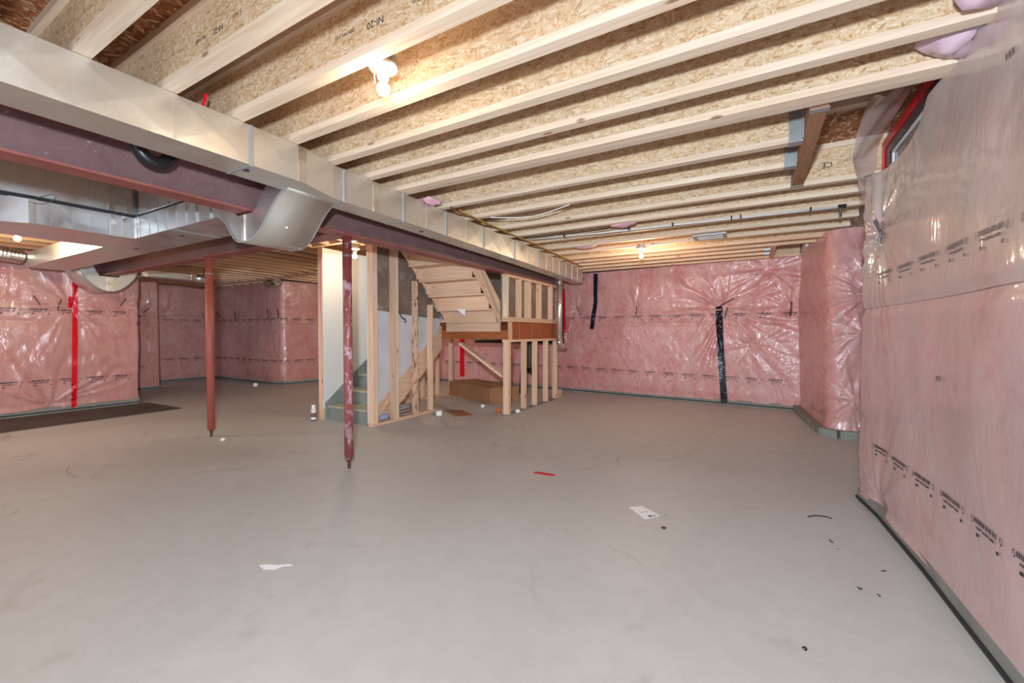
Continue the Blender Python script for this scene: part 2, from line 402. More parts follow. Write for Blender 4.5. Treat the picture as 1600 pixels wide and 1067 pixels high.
def print_marks(u0, u1, zf, per=.31, sgn=1, kz=1.0):
    """ring emblem, bold word, thin word, ring emblem, two small marks below, repeated"""
    Q = []; rg = random.Random(5)
    def rect(a, b, c, d): Q.append([(a, c), (b, c), (b, d), (a, d)])
    def ring(cx, cz, rx, rz):
        for k in range(10):
            if k in (3, 8): continue
            a, b = k*.2*math.pi, (k+1)*.2*math.pi
            Q.append([(cx+rx*math.cos(a), cz+rz*math.sin(a)), (cx+rx*math.cos(b), cz+rz*math.sin(b)),
                      (cx+.6*rx*math.cos(b), cz+.6*rz*math.sin(b)), (cx+.6*rx*math.cos(a), cz+.6*rz*math.sin(a))])
    u = u0
    while u+per*.8 < u1:
        z = zf(u)
        f = lambda a: u+(a if sgn > 0 else per*.78-a)
        ring(f(.012), z-.004, .009, .013); ring(f(.232), z-.004, .009, .013)
        x = .028
        for L_ in range(17):
            if L_ in (8, 13): x += .006; continue
            w = rg.choice((.007, .008, .009)); h = .016; a, b = sorted((f(x), f(x+w)))
            st = .0042
            k = rg.randint(0, 4)
            rect(a, a+st, z-h/2, z+h/2)
            if k in (0, 1, 3): rect(b-st, b, z-h/2, z+h/2)
            if k in (0, 2, 3): rect(a, b, z+h/2-st, z+h/2)
            if k in (1, 2, 4): rect(a, b, z-st/2, z+st/2)
            if k in (2, 3): rect(a, b, z-h/2, z-h/2+st)
            x += w+.0028
        x = .045
        for L_ in range(20):
            w = .006; a, b = sorted((f(x), f(x+w)))
            if L_ not in (6, 14): rect(a, b, z-.026, z-.0185)
            x += .0072
        for cx, w in ((.045, .022), (.205, .016)):
            a, b = sorted((f(cx), f(cx+w))); rect(a, b, z-.052, z-.041)
        u += per
    return [[(a, zf(a)+(b-zf(a))*kz) for a, b in q] for q in Q] if kz != 1 else Q
def small_marks(pts):
    Q = []
    for u, z in pts:
        for k in range(3):
            a = u+k*.02; Q.append([(a, z), (a+.013, z), (a+.013, z+.022), (a, z+.022)])
    return Q
def split_quads(quads, step=.012):
    out = []
    for q in quads: out.append(q)
    return out
def strip(sh, name, mat, parent, pts, w, label=None, e=.008):
    """tape following the sheet through (u,z) points"""
    vs = []; P = []
    n = 40
    pts = np.array(pts); d = np.concatenate([[0], np.cumsum(np.linalg.norm(np.diff(pts, axis=0), axis=1))])
    tt = np.linspace(0, d[-1], n); c = np.stack([np.interp(tt, d, pts[:, 0]), np.interp(tt, d, pts[:, 1])], -1)
    g = np.gradient(c, axis=0); g /= np.linalg.norm(g, axis=1)[:, None]; nn = np.stack([-g[:, 1], g[:, 0]], -1)
    k = 5; U = []; Z = []
    for j in range(k):
        q = c+nn*w*((j/(k-1))-.5)*(1+.05*np.sin(tt*9))[:, None]; U.append(q[:, 0]); Z.append(q[:, 1])
    U = np.array(U).T; Z = np.array(Z).T; V = sh.pt(U, Z, e)+0
    V = V.reshape(-1, 3); F = [(i*k+j, i*k+j+1, (i+1)*k+j+1, (i+1)*k+j) for i in range(n-1) for j in range(k-1)]
    me = bpy.data.meshes.new(name); me.from_pydata(V.tolist(), [], F); me.materials.append(mat)
    o = bpy.data.objects.new(name, me); col.objects.link(o); o.parent = parent
    m = o.modifiers.new('t', 'SOLIDIFY'); m.thickness = .002
    if label: tag(o, label)
    return o
def tie(sh, parent, u, z, du, dz, r=.006):
    p = sh.pt(np.array([u, u+du*.5, u+du]), np.array([z, z+dz*.5, z+dz]), .012)
    p[1] += (p[1]-p[0])*0.02
    o = MB().tube([tuple(a) for a in p], r, 6).build('form_tie', M['black'], parent); return o
def foundation(name, path, h=TOP, th=.18, back=.09, flip=1):
    """concrete wall behind the wool, one closed mesh"""
    P = [Vector((*p, 0)) for p in path]; vs = []; n = len(P)
    for i in range(n):
        d = (P[min(i+1, n-1)]-P[max(i-1, 0)]).normalized(); nn = Vector((-d.y, d.x, 0))*flip
        for off in (-back, -back-th):
            q = P[i]+nn*off; vs += [(q.x, q.y, 0), (q.x, q.y, h)]
    fs = []
    for i in range(n-1):
        a = i*4; b = a+4
        fs += [(a, b, b+1, a+1), (a+2, a+3, b+3, b+2), (a+1, b+1, b+3, a+3), (a, a+2, b+2, b)]
    fs += [(0, 1, 3, 2), (4*n-4, 4*n-2, 4*n-1, 4*n-3)]
    m = MB().add(vs, fs); o = m.build(name, M['conc']); tag(o, kind='structure'); return o
def kerb(parent, path, flip=1, mat='conc'):
    """concrete foot strip with a dark gasket line below the sheet"""
    m = MB(); g = MB()
    P = [Vector((*p, 0)) for p in path]
    for a, b in zip(P, P[1:]):
        d = (b-a).normalized(); nn = Vector((-d.y, d.x, 0))*flip
        m.bar(a+nn*-.03+Vector((0, 0, .045)), b+nn*-.03+Vector((0, 0, .045)), .06, .09)
        g.bar(a+nn*.004+Vector((0, 0, .028)), b+nn*.004+Vector((0, 0, .028)), .012, .016)
    k = m.build('foot_strip', M['conc'], parent); g.build('gasket', M['gasket'], k)
    return k

# far wall
fp = [(-9.4, 8.25), (-3.5, 8.12), (.72, 7.74)]
wf = foundation('wall_far', fp, flip=-1)
shf = Sheet(fp, .07, H+.02, flip=-1, seed=4)
uf = lambda x: shf.u_of(x, 8.1 if x < -3.5 else 8.12-(x+3.5)*.09)
shf.pins = [(uf(-1.93), 1.64, .35, .035), (uf(-.42), 1.60, .75, .06), (uf(.48), 1.60, .25, .04), (uf(-3.1), 1.66, .3, .05),
            (uf(-3.3), 1.12, .35, .05), (uf(-.62), 1.64, .45, .04), (uf(.0), 1.0, .35, .03), (uf(.2), 2.2, .5, .035), (uf(-5.7), .6, .3, .03)]
shf.mesh('vapour_barrier', M['wool'], wf, .018, uf(-9.3), shf.L)
kerb(wf, fp, -1)
shf.patch('printing', M['ink'], wf, print_marks(uf(-6.6), shf.L-.05, lambda u: .50-.012*max(0, u-uf(-3.3)), .325, 1, 1.45))
shf.patch('printing', M['ink'], wf, print_marks(uf(-3.35), shf.L-.02, lambda u: 1.505, .34, 1, 1.45))
shf.patch('printing', M['inkgrey'], wf, small_marks([(uf(-2.55), 2.06), (uf(-1.86), 2.07), (uf(-.93), 2.11), (uf(.03), 2.12), (uf(-2.5), 1.08), (uf(-1.6), 1.04), (uf(-1.3), .33)]))
strip(shf, 'tape_strip', M['blacktape'], wf, [(uf(-2.70), H), (uf(-2.71), 1.8), (uf(-2.78), 1.27)], .085, 'short black tape strip hanging from the joists')
strip(shf, 'tape_strip', M['blacktape'], wf, [(uf(-.50), 1.64), (uf(-.47), .9), (uf(-.40), .02)], .10, 'long black tape strip down to the floor', .014)
strip(shf, 'tape_strip', M['redtape'], wf, [(uf(-6.06), 1.15), (uf(-6.05), .15)], .13, 'red tape strip seen under the stair landing')
strip(shf, 'tape_strip', M['redtape'], wf, [(uf(-3.40), 2.1), (uf(-3.38), 1.2)], .05, 'red tape strip behind the round metal duct')
strip(shf, 'tape_strip', M['blacktape'], wf, [(uf(-3.48), 2.3), (uf(-3.44), .95)], .09, 'black tape strip behind the round metal duct')
for x, z, dx, dz in ((-1.90, 1.69, -.01, -.15), (-.38, 1.62, -.035, -.17), (-.50, 1.64, .22, .12), (.50, 1.68, -.012, -.22), (-3.12, 1.72, .09, -.16)):
    tie(shf, wf, uf(x), z, dx, dz, .009)

# right wall
rp = [(.84, -3.4), (.79, .6), (.765, 2.0), (.745, 2.8), (.705, 3.5), (.66, 3.84), (.80, 3.98), (1.15, 4.0)]
wr = foundation('wall_right', [(.95, -3.5), (.95, 2.6), (.95, 2.62), (.95, 4.3)], h=2.22, back=.0)
shr = Sheet(rp, .065, 2.32, flip=1, seed=11, bulge=.04, rad=.05, fold=.003)
ur = lambda y: shr.u_of(.75, y)
shr.pins = [(ur(3.62), 1.86, .35, .05), (ur(3.5), .1, .6, .02)]
def top_r(U):
    y = U-3.4
    return np.interp(y, [-4, 2.0, 2.3, 2.64, 2.82, 2.93, 3.12, 3.42, 3.74, 3.95, 5], [2.42, 2.40, 2.388, 2.37, 2.36, 2.26, 2.225, 2.225, 2.265, 2.34, 2.2])
shr.mesh('vapour_barrier', M['wool_right'], wr, .016, ur(.2), shr.L, zc=top_r)
shr.mesh('vapour_barrier', M['wool_right'], wr, .06, 0, ur(.2), zc=top_r)
shr.mesh('sheet_overlap', M['wool_upper'], wr, .016, ur(.2), ur(3.84), zc=top_r, e=.006, z0=1.365)['label'] = 'second hazy sheet lapped over the upper half'
kerb(wr, rp[:6])
shr.patch('printing', M['ink'], wr, print_marks(ur(1.2), ur(3.80), lambda u: .475, .30, -1, 1.15))
shr.patch('printing', M['inkgrey'], wr, print_marks(ur(1.45), ur(3.7), lambda u: 1.575, .31, -1, 1.25), .012)
shr.patch('printing', M['inkgrey'], wr, small_marks([(ur(2.62), .98), (ur(2.1), 2.15), (ur(1.85), 2.3)]), .012)
tie(shr, wr, ur(3.62), 1.94, .02, -.16, .008)

# bump in the right wall
bp = [(1.3, 6.03), (.86, 6.0), (.74, 6.06), (.66, 6.9), (.60, 7.8)]
wb = foundation('wall_right_bump', [(1.35, 6.45), (1.15, 6.45), (1.15, 7.95)], h=2.3, back=.0, flip=-1)
shb = Sheet(bp, .07, H+.02, flip=-1, seed=23, bulge=.07, rad=.09, fold=.016)
shb.pins = [(.18, 1.62, .45, .06), (.30, .45, .5, .04), (.25, 1.2, .4, .04)]
shb.mesh('vapour_barrier', M['wool'], wb, .014)
kerb(wb, bp, -1)
shb.patch('printing', M['ink'], wb, print_marks(.08, 1.9, lambda u: .49, .31, 1, 1.4))
shb.patch('printing', M['ink'], wb, print_marks(.05, 1.9, lambda u: 1.50, .31, 1, 1.4))
tie(shb, wb, .06, 1.72, .03, -.18, .01)
# recess wall between them, hidden from the photograph
wrc = foundation('wall_right_recess', [(1.15, 4.0), (1.15, 6.2)], h=2.3, back=.0)

# left walls
lp = [(-9.06, -3.4), (-9.06, 1.2), (-9.05, 3.05), (-9.45, 3.1)]
wl = foundation('wall_left', [(-9.1, -3.5), (-9.1, 3.0)], back=.1, flip=-1)
shl = Sheet(lp, .07, H+.02, flip=-1, seed=31, rad=.02)
ul = lambda y: shl.u_of(-9.06, y)
shl.pins = [(ul(2.24), 1.62, .4, .05), (ul(2.0), .12, .7, .06), (ul(2.85), 1.68, .3, .03)]
shl.mesh('vapour_barrier', M['wool_left'], wl, .022, ul(.9), shl.L)
shl.mesh('vapour_barrier', M['wool_left'], wl, .08, 0, ul(.9))
kerb(wl, lp[:3], -1)
shl.patch('printing', M['ink'], wl, print_marks(ul(1.2), ul(3.0), lambda u: .495, .30, 1, 1.4))
shl.patch('printing', M['ink'], wl, print_marks(ul(1.2), ul(3.0), lambda u: 1.54, .30, 1, 1.4))
strip(shl, 'tape_strip', M['redtape'], wl, [(ul(2.29), 1.98), (ul(2.285), 1.6), (ul(2.25), .05)], .062, 'full-height red tape strip on the left wall', .012)
strip(shl, 'tape_strip', M['redtape'], wl, [(ul(2.245), 1.75), (ul(2.235), 1.58)], .045, 'short red tape piece beside the long strip', .014)
for y, z, dy, dz in ((1.86, 1.74, .06, -.14), (2.10, 1.54, .04, .16), (2.83, 1.64, .07, .12)): tie(shl, wl, ul(y), z, dy, dz, .007)

mp_ = [(-11.05, 2.9), (-11.03, 4.06), (-11.5, 4.1)]
wm = foundation('wall_left_middle', [(-9.4, 3.1), (-11.1, 3.1), (-11.1, 4.0)], back=.12, flip=-1)
shm = Sheet(mp_, .07, H+.02, flip=-1, seed=41, rad=.02); shm.pins = [(1.0, 1.66, .3, .04)]
shm.mesh('vapour_barrier', M['wool_left'], wm, .03); kerb(wm, mp_[:2], -1)
shm.patch('printing', M['ink'], wm, print_marks(.1, 1.2, lambda u: .5, .30, 1, 1.4)); shm.patch('printing', M['ink'], wm, print_marks(.1, 1.2, lambda u: 1.54, .30, 1, 1.4))
tie(shm, wm, .92, 1.62, .1, .1, .009)

cp = [(-12.35, 3.9), (-12.33, 5.72), (-9.62, 5.68), (-9.32, 5.74), (-9.15, 6.9), (-9.1, 8.3)]
wc = foundation('wall_left_rear', [(-12.45, 3.9), (-12.45, 5.9), (-9.5, 5.9), (-9.3, 8.4)], back=.05, flip=-1)
shc = Sheet(cp, .07, H+.02, flip=-1, seed=53, rad=.10, bulge=.05, fold=.014)
shc.pins = [(.8, 1.66, .4, .04), (1.85, 1.62, .35, .04), (3.0, 1.66, .4, .03), (4.35, 1.62, .35, .05), (4.6, .6, .3, .04)]
shc.mesh('vapour_barrier', M['wool_left'], wc, .03); kerb(wc, cp, -1)
shc.patch('printing', M['ink'], wc, print_marks(.1, shc.L-1.2, lambda u: .56, .31, 1, 1.4)); shc.patch('printing', M['ink'], wc, print_marks(.1, shc.L-1.2, lambda u: 1.52, .31, 1, 1.4))
for u, dz in ((1.55, -.16), (2.0, -.14), (2.9, -.2), (4.3, -.2), (4.7, -.2)): tie(shc, wc, u, 1.74, .04, dz, .009)

# wall behind the photographer; its two windows are added for the fill lamps
def wall_near():
    m = MB(); x0, x1 = -9.4, 1.2
    holes = [(-7.8, -5.4, .5, 2.2), (-2.4, .2, .2, 2.3)]
    xs = x0
    for a, b, c, d in holes:
        m.box(xs, a, -3.6, -3.42, 0, TOP); m.box(a, b, -3.6, -3.42, 0, c); m.box(a, b, -3.6, -3.42, d, TOP); xs = b
    m.box(xs, x1, -3.6, -3.42, 0, TOP)
    o = m.build('wall_near', M['conc']); tag(o, kind='structure')
    for i, (a, b, c, d) in enumerate(holes):
        f = MB()
        for p in ((a, a+.06, c, d), (b-.06, b, c, d), ((a+b)/2-.03, (a+b)/2+.03, c, d), (a, b, c, c+.06), (a, b, d-.06, d)): f.box(p[0], p[1], -3.56, -3.46, p[2], p[3])
        w = f.build('window_%d' % (i+3), M['vinyl']); tag(w, kind='structure')
        MB().box(a+.03, b-.03, -3.52, -3.51, c+.03, d-.03).build('pane', M['pane'], w)
wall_near()

# ---------------------------------------------------------------- joists
def joist_x(yr, x0, x1, double=False, web='web', lum='lum_x'):
    """I-joist along X; yr = rear bottom edge"""
    yc = yr-.03; L = x1-x0
    w = MB().box(0, L, -.005, .005, .03, .27).build('joist', M[web], ceiling, rel=(0, 0, 0)); w.location = (x0, yc, H)
    for z in (0, .262):
        f = MB().box(0, L, -.03, .03, z, z+.038).build('flange', M[lum]); f.parent = w
    if double:
        f = MB().box(0, L, .034, .092, 0, .30).build('flange', M[lum]); f.parent = w
    return w
XL, XR = -3.05, .80
near = [-.62, -.29, .04, .37, .685, .99, 1.30, 1.618, 1.947, 2.277]
for y in near: joist_x(y, XL, XR+.05)
joist_x(2.60, XL, XR+.02, True)
HX = .25
for y in (3.155, 3.59): joist_x(y, XL, HX-.005)
for y in (4.115, 4.497, 4.945, 5.42, 5.86, 6.35, 6.68): joist_x(y, XL, XR+.1, lum='pine_x' if y > 6 else 'lum_x')
for y in (7.0, 7.36): joist_x(y, XL, .19, lum='pine_x')
joist_x(7.72, XL, .62, lum='pine_x')
hd = MB().box(HX, HX+.078, 2.70, 4.05, 0, .30).build('header_beam', lumber('header_lvl', 1, srgb(176, 132, 100), srgb(150, 104, 74)), ceiling, bevel=.003); hd.location = (0, 0, H)
tag(hd, 'brown engineered header across the window bay')
hd2 = MB().box(.20, .26, 6.72, 7.66, H, TOP).build('header_beam', M['pine_y'], ceiling)
MB().box(HX+.08, .78, 3.33, 3.40, TOP-.05, TOP-.001).build('blocking', M['lum_x'], ceiling)
hangmat = M['cleat']
for y in (3.125, 3.56):
    g = MB(); g.box(HX-.075, HX-.001, y-.036, y+.036, H-.004, H-.001); g.box(HX-.075, HX-.001, y-.038, y-.033, H-.003, H+.20); g.box(HX-.075, HX-.001, y+.033, y+.038, H-.003, H+.20)
    g.box(HX-.010, HX-.001, y-.075, y-.036, H, H+.27)
    tag(g.build('joist_hanger', hangmat, ceiling), 'galvanised hanger at the header')
for x in (HX+.0,):
    for y in (2.70, 4.02):
        g = MB(); g.box(x-.004, x+.082, y-.0, y+.045, H-.004, H-.001); g.box(x-.005, x-.001, y, y+.045, H-.003, H+.22); g.build('joist_hanger', hangmat, ceiling)
for y in (6.97, 7.33):
    g = MB(); g.box(.12, .198, y-.035, y+.035, H-.004, H-.001); g.box(.12, .198, y-.038, y-.033, H, H+.2); g.build('joist_hanger', hangmat, ceiling)
# left room joists run towards the far wall
def joist_y(x, y0, y1):
    L = y1-y0
    w = MB().box(-.005, .005, 0, L, .03, .27).build('joist', M['web2'], ceiling); w.location = (x, y0, H)
    for z in (0, .262):
        f = MB().box(-.032, .032, 0, L, z, z+.038).build('flange', M['pine_y']); f.parent = w
    return w
joist_y(-3.33, -1.2, 2.44); joist_y(-4.27, -1.2, 1.64)
xx = -5.95
while xx > -9.0: joist_y(xx, -.4, 2.44); xx -= .4
k = 0; xx = -3.42
while xx > -12.2:
    y1 = 3.62 if xx > -5.3 else 5.26
    if xx < -9.1: joist_y(xx, 3.2 if xx > -11 else 4.1, y1)
    else: joist_y(xx, 2.50, y1)
    xx -= .36
MB().bar((-5.25, 3.66, H+.15), (-3.15, 3.66, H+.15), .06, .30).build('header_beam', M['pine_x'], ceiling)
gd = MB().box(-12.3, -5.3, 5.28, 5.40, H, H+.3).build('header_beam', M['pine_x'], ceiling)
xx = -5.6
while xx > -9.1: joist_y(xx, 5.42, 8.15); xx -= .36
xx = -9.5
while xx > -12.3: joist_y(xx, 5.42, 5.68); xx -= .36

# joist stamps (flat print on the webs)
def text(body, size, mat, loc, rot, parent, name='printing', sx=1):
    c = bpy.data.curves.new(name, 'FONT'); c.body = body; c.size = size; c.extrude = 0; c.resolution_u = 2
    tmp = bpy.data.objects.new('tmp', c); col.objects.link(tmp)
    dg = bpy.context.evaluated_depsgraph_get(); me = bpy.data.meshes.new_from_object(tmp.evaluated_get(dg))
    bpy.data.objects.remove(tmp)
    me.materials.clear(); me.materials.append(mat)
    o = bpy.data.objects.new(name, me); col.objects.link(o); o.location = loc; o.rotation_euler = rot; o.scale = (sx, 1, 1)
    o.parent = parent; return o
UP = (R(90), R(180), 0)     # upside down, facing the photographer
text('NI-20', .042, M['ink'], (-1.33, 1.262, 2.505), UP, ceiling)
text('1200 MM  J-02', .022, M['ink'], (-1.50, 1.262, 2.515), UP, ceiling)
text('2100 JL', .022, M['ink'], (-1.12, 1.262, 2.535), UP, ceiling); text('SPF 06', .02, M['ink'], (-1.12, 1.262, 2.50), UP, ceiling)
text('NI-20', .034, M['ink'], (-1.94, .952, 2.495), UP, ceiling)
text('900 2100F', .022, M['ink'], (-2.08, .952, 2.50), UP, ceiling); text('JL 06 02', .02, M['ink'], (-1.8, .952, 2.50), UP, ceiling)
text('CE', .06, M['ink'], (.52, 4.076, 2.52), UP, ceiling); text('1200F-02', .032, M['ink'], (.72, 4.076, 2.53), UP, ceiling)

# ---------------------------------------------------------------- steel beams and posts
def beam(name, p, q, label):
    """wide-flange section"""
    p = Vector(p); q = Vector(q); c = p
    o = thing(name, p, label, 'beam')
    d = (q-p).normalized()
    z = 2.045
    def at(v, zz): return Vector((v.x, v.y, zz))
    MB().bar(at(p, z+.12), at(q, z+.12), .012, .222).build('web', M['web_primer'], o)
    MB().bar(at(p, z+.0065), at(q, z+.0065), .15, .013).build('flange', M['primer'], o)
    MB().bar(at(p, z+.2335), at(q, z+.2335), .15, .013).build('flange', M['primer'], o)
    w = MB().bar(at(p, z+.2585), at(q, z+.2585), .14, .037).bar(at(p, z+.296), at(q, z+.296), .14, .037).build('timber_plate', M['pine_y'] if abs(d.y) > .5 else M['pine_x'], o)
    return o
beam('steel_beam', (-3.11, -1.5, 0), (-3.11, 7.0, 0), 'long maroon steel beam running beside the big duct towards the stairs')
beam('steel_beam', (-3.20, 2.47, 0), (-9.0, 2.47, 0), 'dark steel cross beam going left above the plain post')
def post(x, y, label, mat, lean=0):
    o = thing('steel_post', (x, y, 0), label, 'post')
    MB().tube([(x+lean, y, .085), (x, y, 2.033)], .0385, 24).build('pipe', mat, o, smooth=True)
    MB().box(x-.075, x+.075, y-.07, y+.07, 2.033, 2.0445).build('cap_plate', M['primer'], o)
    MB().tube([(x+lean, y, -.002), (x+lean, y, .09)], .014, 10).build('screw', M['rust'], o)
    MB().tube([(x+lean, y, .06), (x+lean, y, .085)], [.018, .03], 6).build('nut', M['rust'], o)
    for z in (1.86,):
        MB().tube([(x+.001, y, z), (x, y, z+.02)], .0395, 24, False).build('band', M['web_primer'], o, smooth=True)
    return o
post(-3.10, 2.50, 'paint-worn maroon steel post in front of the stair opening', M['post'], .005)
post(-5.42, 2.475, 'plain reddish steel post standing further left in the other room', M['post2'])

# ---------------------------------------------------------------- ductwork
def duct_run(parent, pts, w, z0f, h, mat, joints, name='duct_section'):
    pass
main = thing('supply_duct', (-2.56, 3, 2.14), 'long galvanised rectangular duct under the joists beside the beam', 'duct')
ys = [-1.2, .30, .62, 1.335, 1.645, 1.93, 2.02, 2.30, 2.61, 3.19, 3.87, 4.60, 5.35, 6.2, 7.45]
def dx(y): return float(np.interp(y, [-2, 1.64, 1.93, 2.7, 5, 7.5], [-2.44, -2.445, -2.525, -2.535, -2.61, -2.76]))
def dz(y): return float(np.interp(y, [-2, 1.64, 1.93, 7.5], [2.137, 2.137, 2.13, 2.115]))
def dw(y): return float(np.interp(y, [-2, 1.64, 1.93, 7.5], [.245, .245, .20, .20]))
DT = H-.004
def ring(y): x = dx(y); z = dz(y); w = dw(y); return [(x, y, z), (x, y, DT), (x-w, y, DT), (x-w, y, z)]
for a, b in zip(ys, ys[1:]):
    n = max(1, int(round((b-a)/.30))); m = MB()
    yy = [a+(b-a)*i/n for i in range(n+1)]
    vs = []; fs = []
    # cross-broken front panels: each bay bulges by a few millimetres
    for i, y in enumerate(yy): vs += ring(y)
    for i in range(n):
        for j in range(4):
            p, q = i*4+j, i*4+(j+1) % 4
            A, B, C_, D = vs[p], vs[q], vs[q+4], vs[p+4]
            cpt = tuple(sum(t)/4 for t in zip(A, B, C_, D))
            if j == 0: cpt = (cpt[0]+.004, cpt[1], cpt[2])
            if j == 3: cpt = (cpt[0], cpt[1], cpt[2]-.003)
            vs.append(cpt); c = len(vs)-1
            fs += [(p, q, c), (q, q+4, c), (q+4, p+4, c), (p+4, p, c)] if True else []
    if a == ys[0]: fs.append((0, 1, 2, 3))
    # ring indices stay valid because centres were appended after all rings
    if b == ys[-1]: e = n*4; fs.append((e, e+3, e+2, e+1))
    m.add(vs, fs); m.build('duct_section', M['galv'], main)
    if b-a > .5:
        for i in range(1, n):
            y = yy[i]; x = dx(y); MB().bar((x+.001, y, dz(y)+.004), (x+.001, y, DT-.004), .004, .004, (0, 1, 0)).build('seam', M['galv'], main)
for y in (.30, 1.335, 2.02, 2.61, 3.19, 3.87, 4.60, 5.35, 6.2):
    x = dx(y); z = dz(y); w = dw(y)
    MB().box(x-.001, x+.010, y-.012, y+.012, z-.012, DT).box(x-w, x+.008, y-.010, y+.010, z-.006, z).build('cleat', M['cleat'], main, bevel=.002)
for y in (1.645, 2.31):
    x = dx(y); z = dz(y)
    m = MB(); n = 14
    for i in range(n):
        z0 = z-.003+(DT-z)*i/n; z1 = z-.003+(DT-z)*(i+1)/n; e = random.uniform(.002, .006)
        m.box(x-.002, x+e, y-.028+random.uniform(-.003, .003), y+.028+random.uniform(-.003, .003), z0, z1)
    m.build('foil_tape', M['foil'], main)
for y in (1.36, 2.95):
    x = dx(y)-.10; z = dz(y)-.004
    MB().tube([(x, y, z-.002), (x, y, z+.003)], .018, 14).build('plug_hole', M['black'], main)

def shell(poly_n, poly_f, mat, name, parent):
    """loft two closed profiles given as 3D point lists"""
    n = len(poly_n); m = MB(); m.add(poly_n+poly_f, [tuple(range(n)), tuple(range(2*n-1, n-1, -1))]+[(i, (i+1) % n, (i+1) % n+n, i+n) for i in range(n)])
    return m.build(name, mat, parent)
# crossover under the main beam
cross = thing('crossover_duct', (-3.1, 1.85, 1.84), 'curved U-shaped galvanised duct passing under the main beam', 'duct')
def sm(a, b, n=8, x0=0, x1=0):
    return [(a[0]+(b[0]-a[0])*i/n, a[1]+(b[1]-a[1])*(.5-.5*math.cos(math.pi*i/n))) for i in range(n+1)]
lower = sm((-3.46, 2.06), (-3.16, 1.842), 10)+sm((-3.04, 1.842), (-2.60, 2.132), 10)
upper = [(-2.60, 2.14), (-2.70, 2.20)]+sm((-2.80, 2.20), (-3.02, 2.030), 6)+[(-3.19, 2.030), (-3.24, 2.06), (-3.30, 2.24), (-3.46, 2.24)]
prof = lower+upper
y0, y1 = 1.648, 2.02
# the U channel: underside ribbon, two side plates
mm = MB(); n = len(lower)
mm.add([(x, y0, z) for x, z in lower]+[(x, y1, z) for x, z in lower], [(i, i+1, i+1+n, i+n) for i in range(n-1)])
o = mm.build('belly_sheet', M['galv'], cross, smooth=True); md = o.modifiers.new('s', 'SOLIDIFY'); md.thickness = .003
for y in (y0, y1):
    o = MB().prism(prof, 1, y-.0015, y+.0015).build('side_plate', M['galv_cool'], cross)
for y in (y0-.004, y1+.004):
    MB().tube([(x, y, z-.001) for x, z in lower], .005, 6).build('rolled_edge', M['cleat'], cross)
MB().box(-3.135, -3.105, y0-.007, y0-.002, 1.846, 2.028).build('foil_tape', M['foil'], cross)
for x, y in ((-3.0, 1.86), (-2.86, 1.80), (-3.02, 2.0)):
    z = float(np.interp(x, [-3.04, -2.6], [1.842, 2.1]))-.004
    MB().tube([(x, y, z), (x, y, z-.01)], .011, 8).build('screw', M['foil'], cross)

ret = thing('return_trunk', (-4.9, 1.6, 2.06), 'lower galvanised trunk duct turning a corner left of the beam', 'duct')
zb, zt = 2.06, 2.252
def ductbox(parent, x0, x1, y0, y1, z0, z1, mat, name='duct_section'):
    return MB().box(x0, x1, y0, y1, z0, z1).build(name, mat, parent, bevel=.003)
ductbox(ret, -4.94, -3.462, 1.648, 2.02, zb, zt, M['galv_cool'])
ductbox(ret, -5.68, -4.94, 1.00, 2.02, zb, zt, M['galv_cool'])
ductbox(ret, -8.30, -5.68, 1.648, 2.02, zb, zt, M['galv'])
shell([(-5.68, 1.0, zb), (-4.945, 1.0, zb), (-4.945, 1.0, zt), (-5.68, 1.0, zt)], [(-6.35, -.8, zb-.08), (-5.7, -.8, zb-.08), (-5.7, -.8, zt+.1), (-6.35, -.8, zt+.1)], M['galv_cool'], 'duct_section', ret)
for x in (-4.80, -4.62, -4.45, -4.28, -4.12, -3.95, -3.78): MB().box(x-.002, x+.002, 1.644, 1.648, zb+.004, zt-.004).build('seam', M['cleat'], ret)
for y in (1.12, 1.25, 1.36, 1.47): MB().box(-4.941, -4.937, y-.002, y+.002, zb+.004, zt-.004).build('seam', M['cleat'], ret)
for y in (1.02, 1.50, 1.585):
    MB().box(-4.942, -4.934, y-.02, y+.02, zb, zt).build('foil_tape', M['foil'], ret)
MB().box(-3.80, -3.775, 1.638, 1.648, zb-.004, zt).build('cleat', M['cleat'], ret)
MB().box(-3.58, -3.56, 1.638, 1.648, zb-.004, zt).build('cleat', M['cleat'], ret)
MB().box(-4.90, -4.86, 1.640, 1.648, zb, zt).build('foil_tape', M['foil'], ret)
MB().box(-4.22, -4.20, 1.648, 2.02, zb-.004, zb-.0005).build('cleat', M['cleat'], ret)
MB().tube([(-4.4, 1.8, zb-.004), (-4.4, 1.8, zb-.0005)], .02, 12).build('plug_hole', M['black'], ret)
MB().tube([(-5.5, 1.85, zb-.004), (-5.5, 1.85, zb-.0005)], .02, 12).build('plug_hole', M['black'], ret)
up = thing('upper_trunk', (-4.9, 1.6, 2.30), 'bright upper galvanised duct stacked above the lower trunk', 'duct')
ductbox(up, -4.90, -3.45, 1.668, 2.05, 2.282, 2.62, M['galv_cool'])
ductbox(up, -5.62, -4.96, -1.0, 2.05, 2.282, 2.62, M['galv_cool'])
for x in (-4.7, -4.5, -4.3, -4.1, -3.9): MB().box(x-.002, x+.002, 1.663, 1.668, 2.285, 2.6).build('seam', M['cleat'], up)
for y in (.3, .75, 1.1, 1.35): MB().box(-4.961, -4.957, y-.002, y+.002, 2.285, 2.6).build('seam', M['cleat'], up)
for y in (1.50, 1.62): MB().box(-4.962, -4.954, y-.022, y+.022, 2.283, 2.6).build('foil_tape', M['foil'], up)
MB().box(-5.60, -4.985, -.9, 2.02, 2.2525, 2.2815).box(-4.985, -3.5, 1.69, 2.02, 2.2525, 2.2815).build('dark_gap_strip', M['gasket'], up)  # black strip laid into the gap between the two stacked trunks
cw = thing('tie_wire', (-4.93, 1.1, 2.3), 'thin looped wire hanging off the upper trunk duct', 'wire')
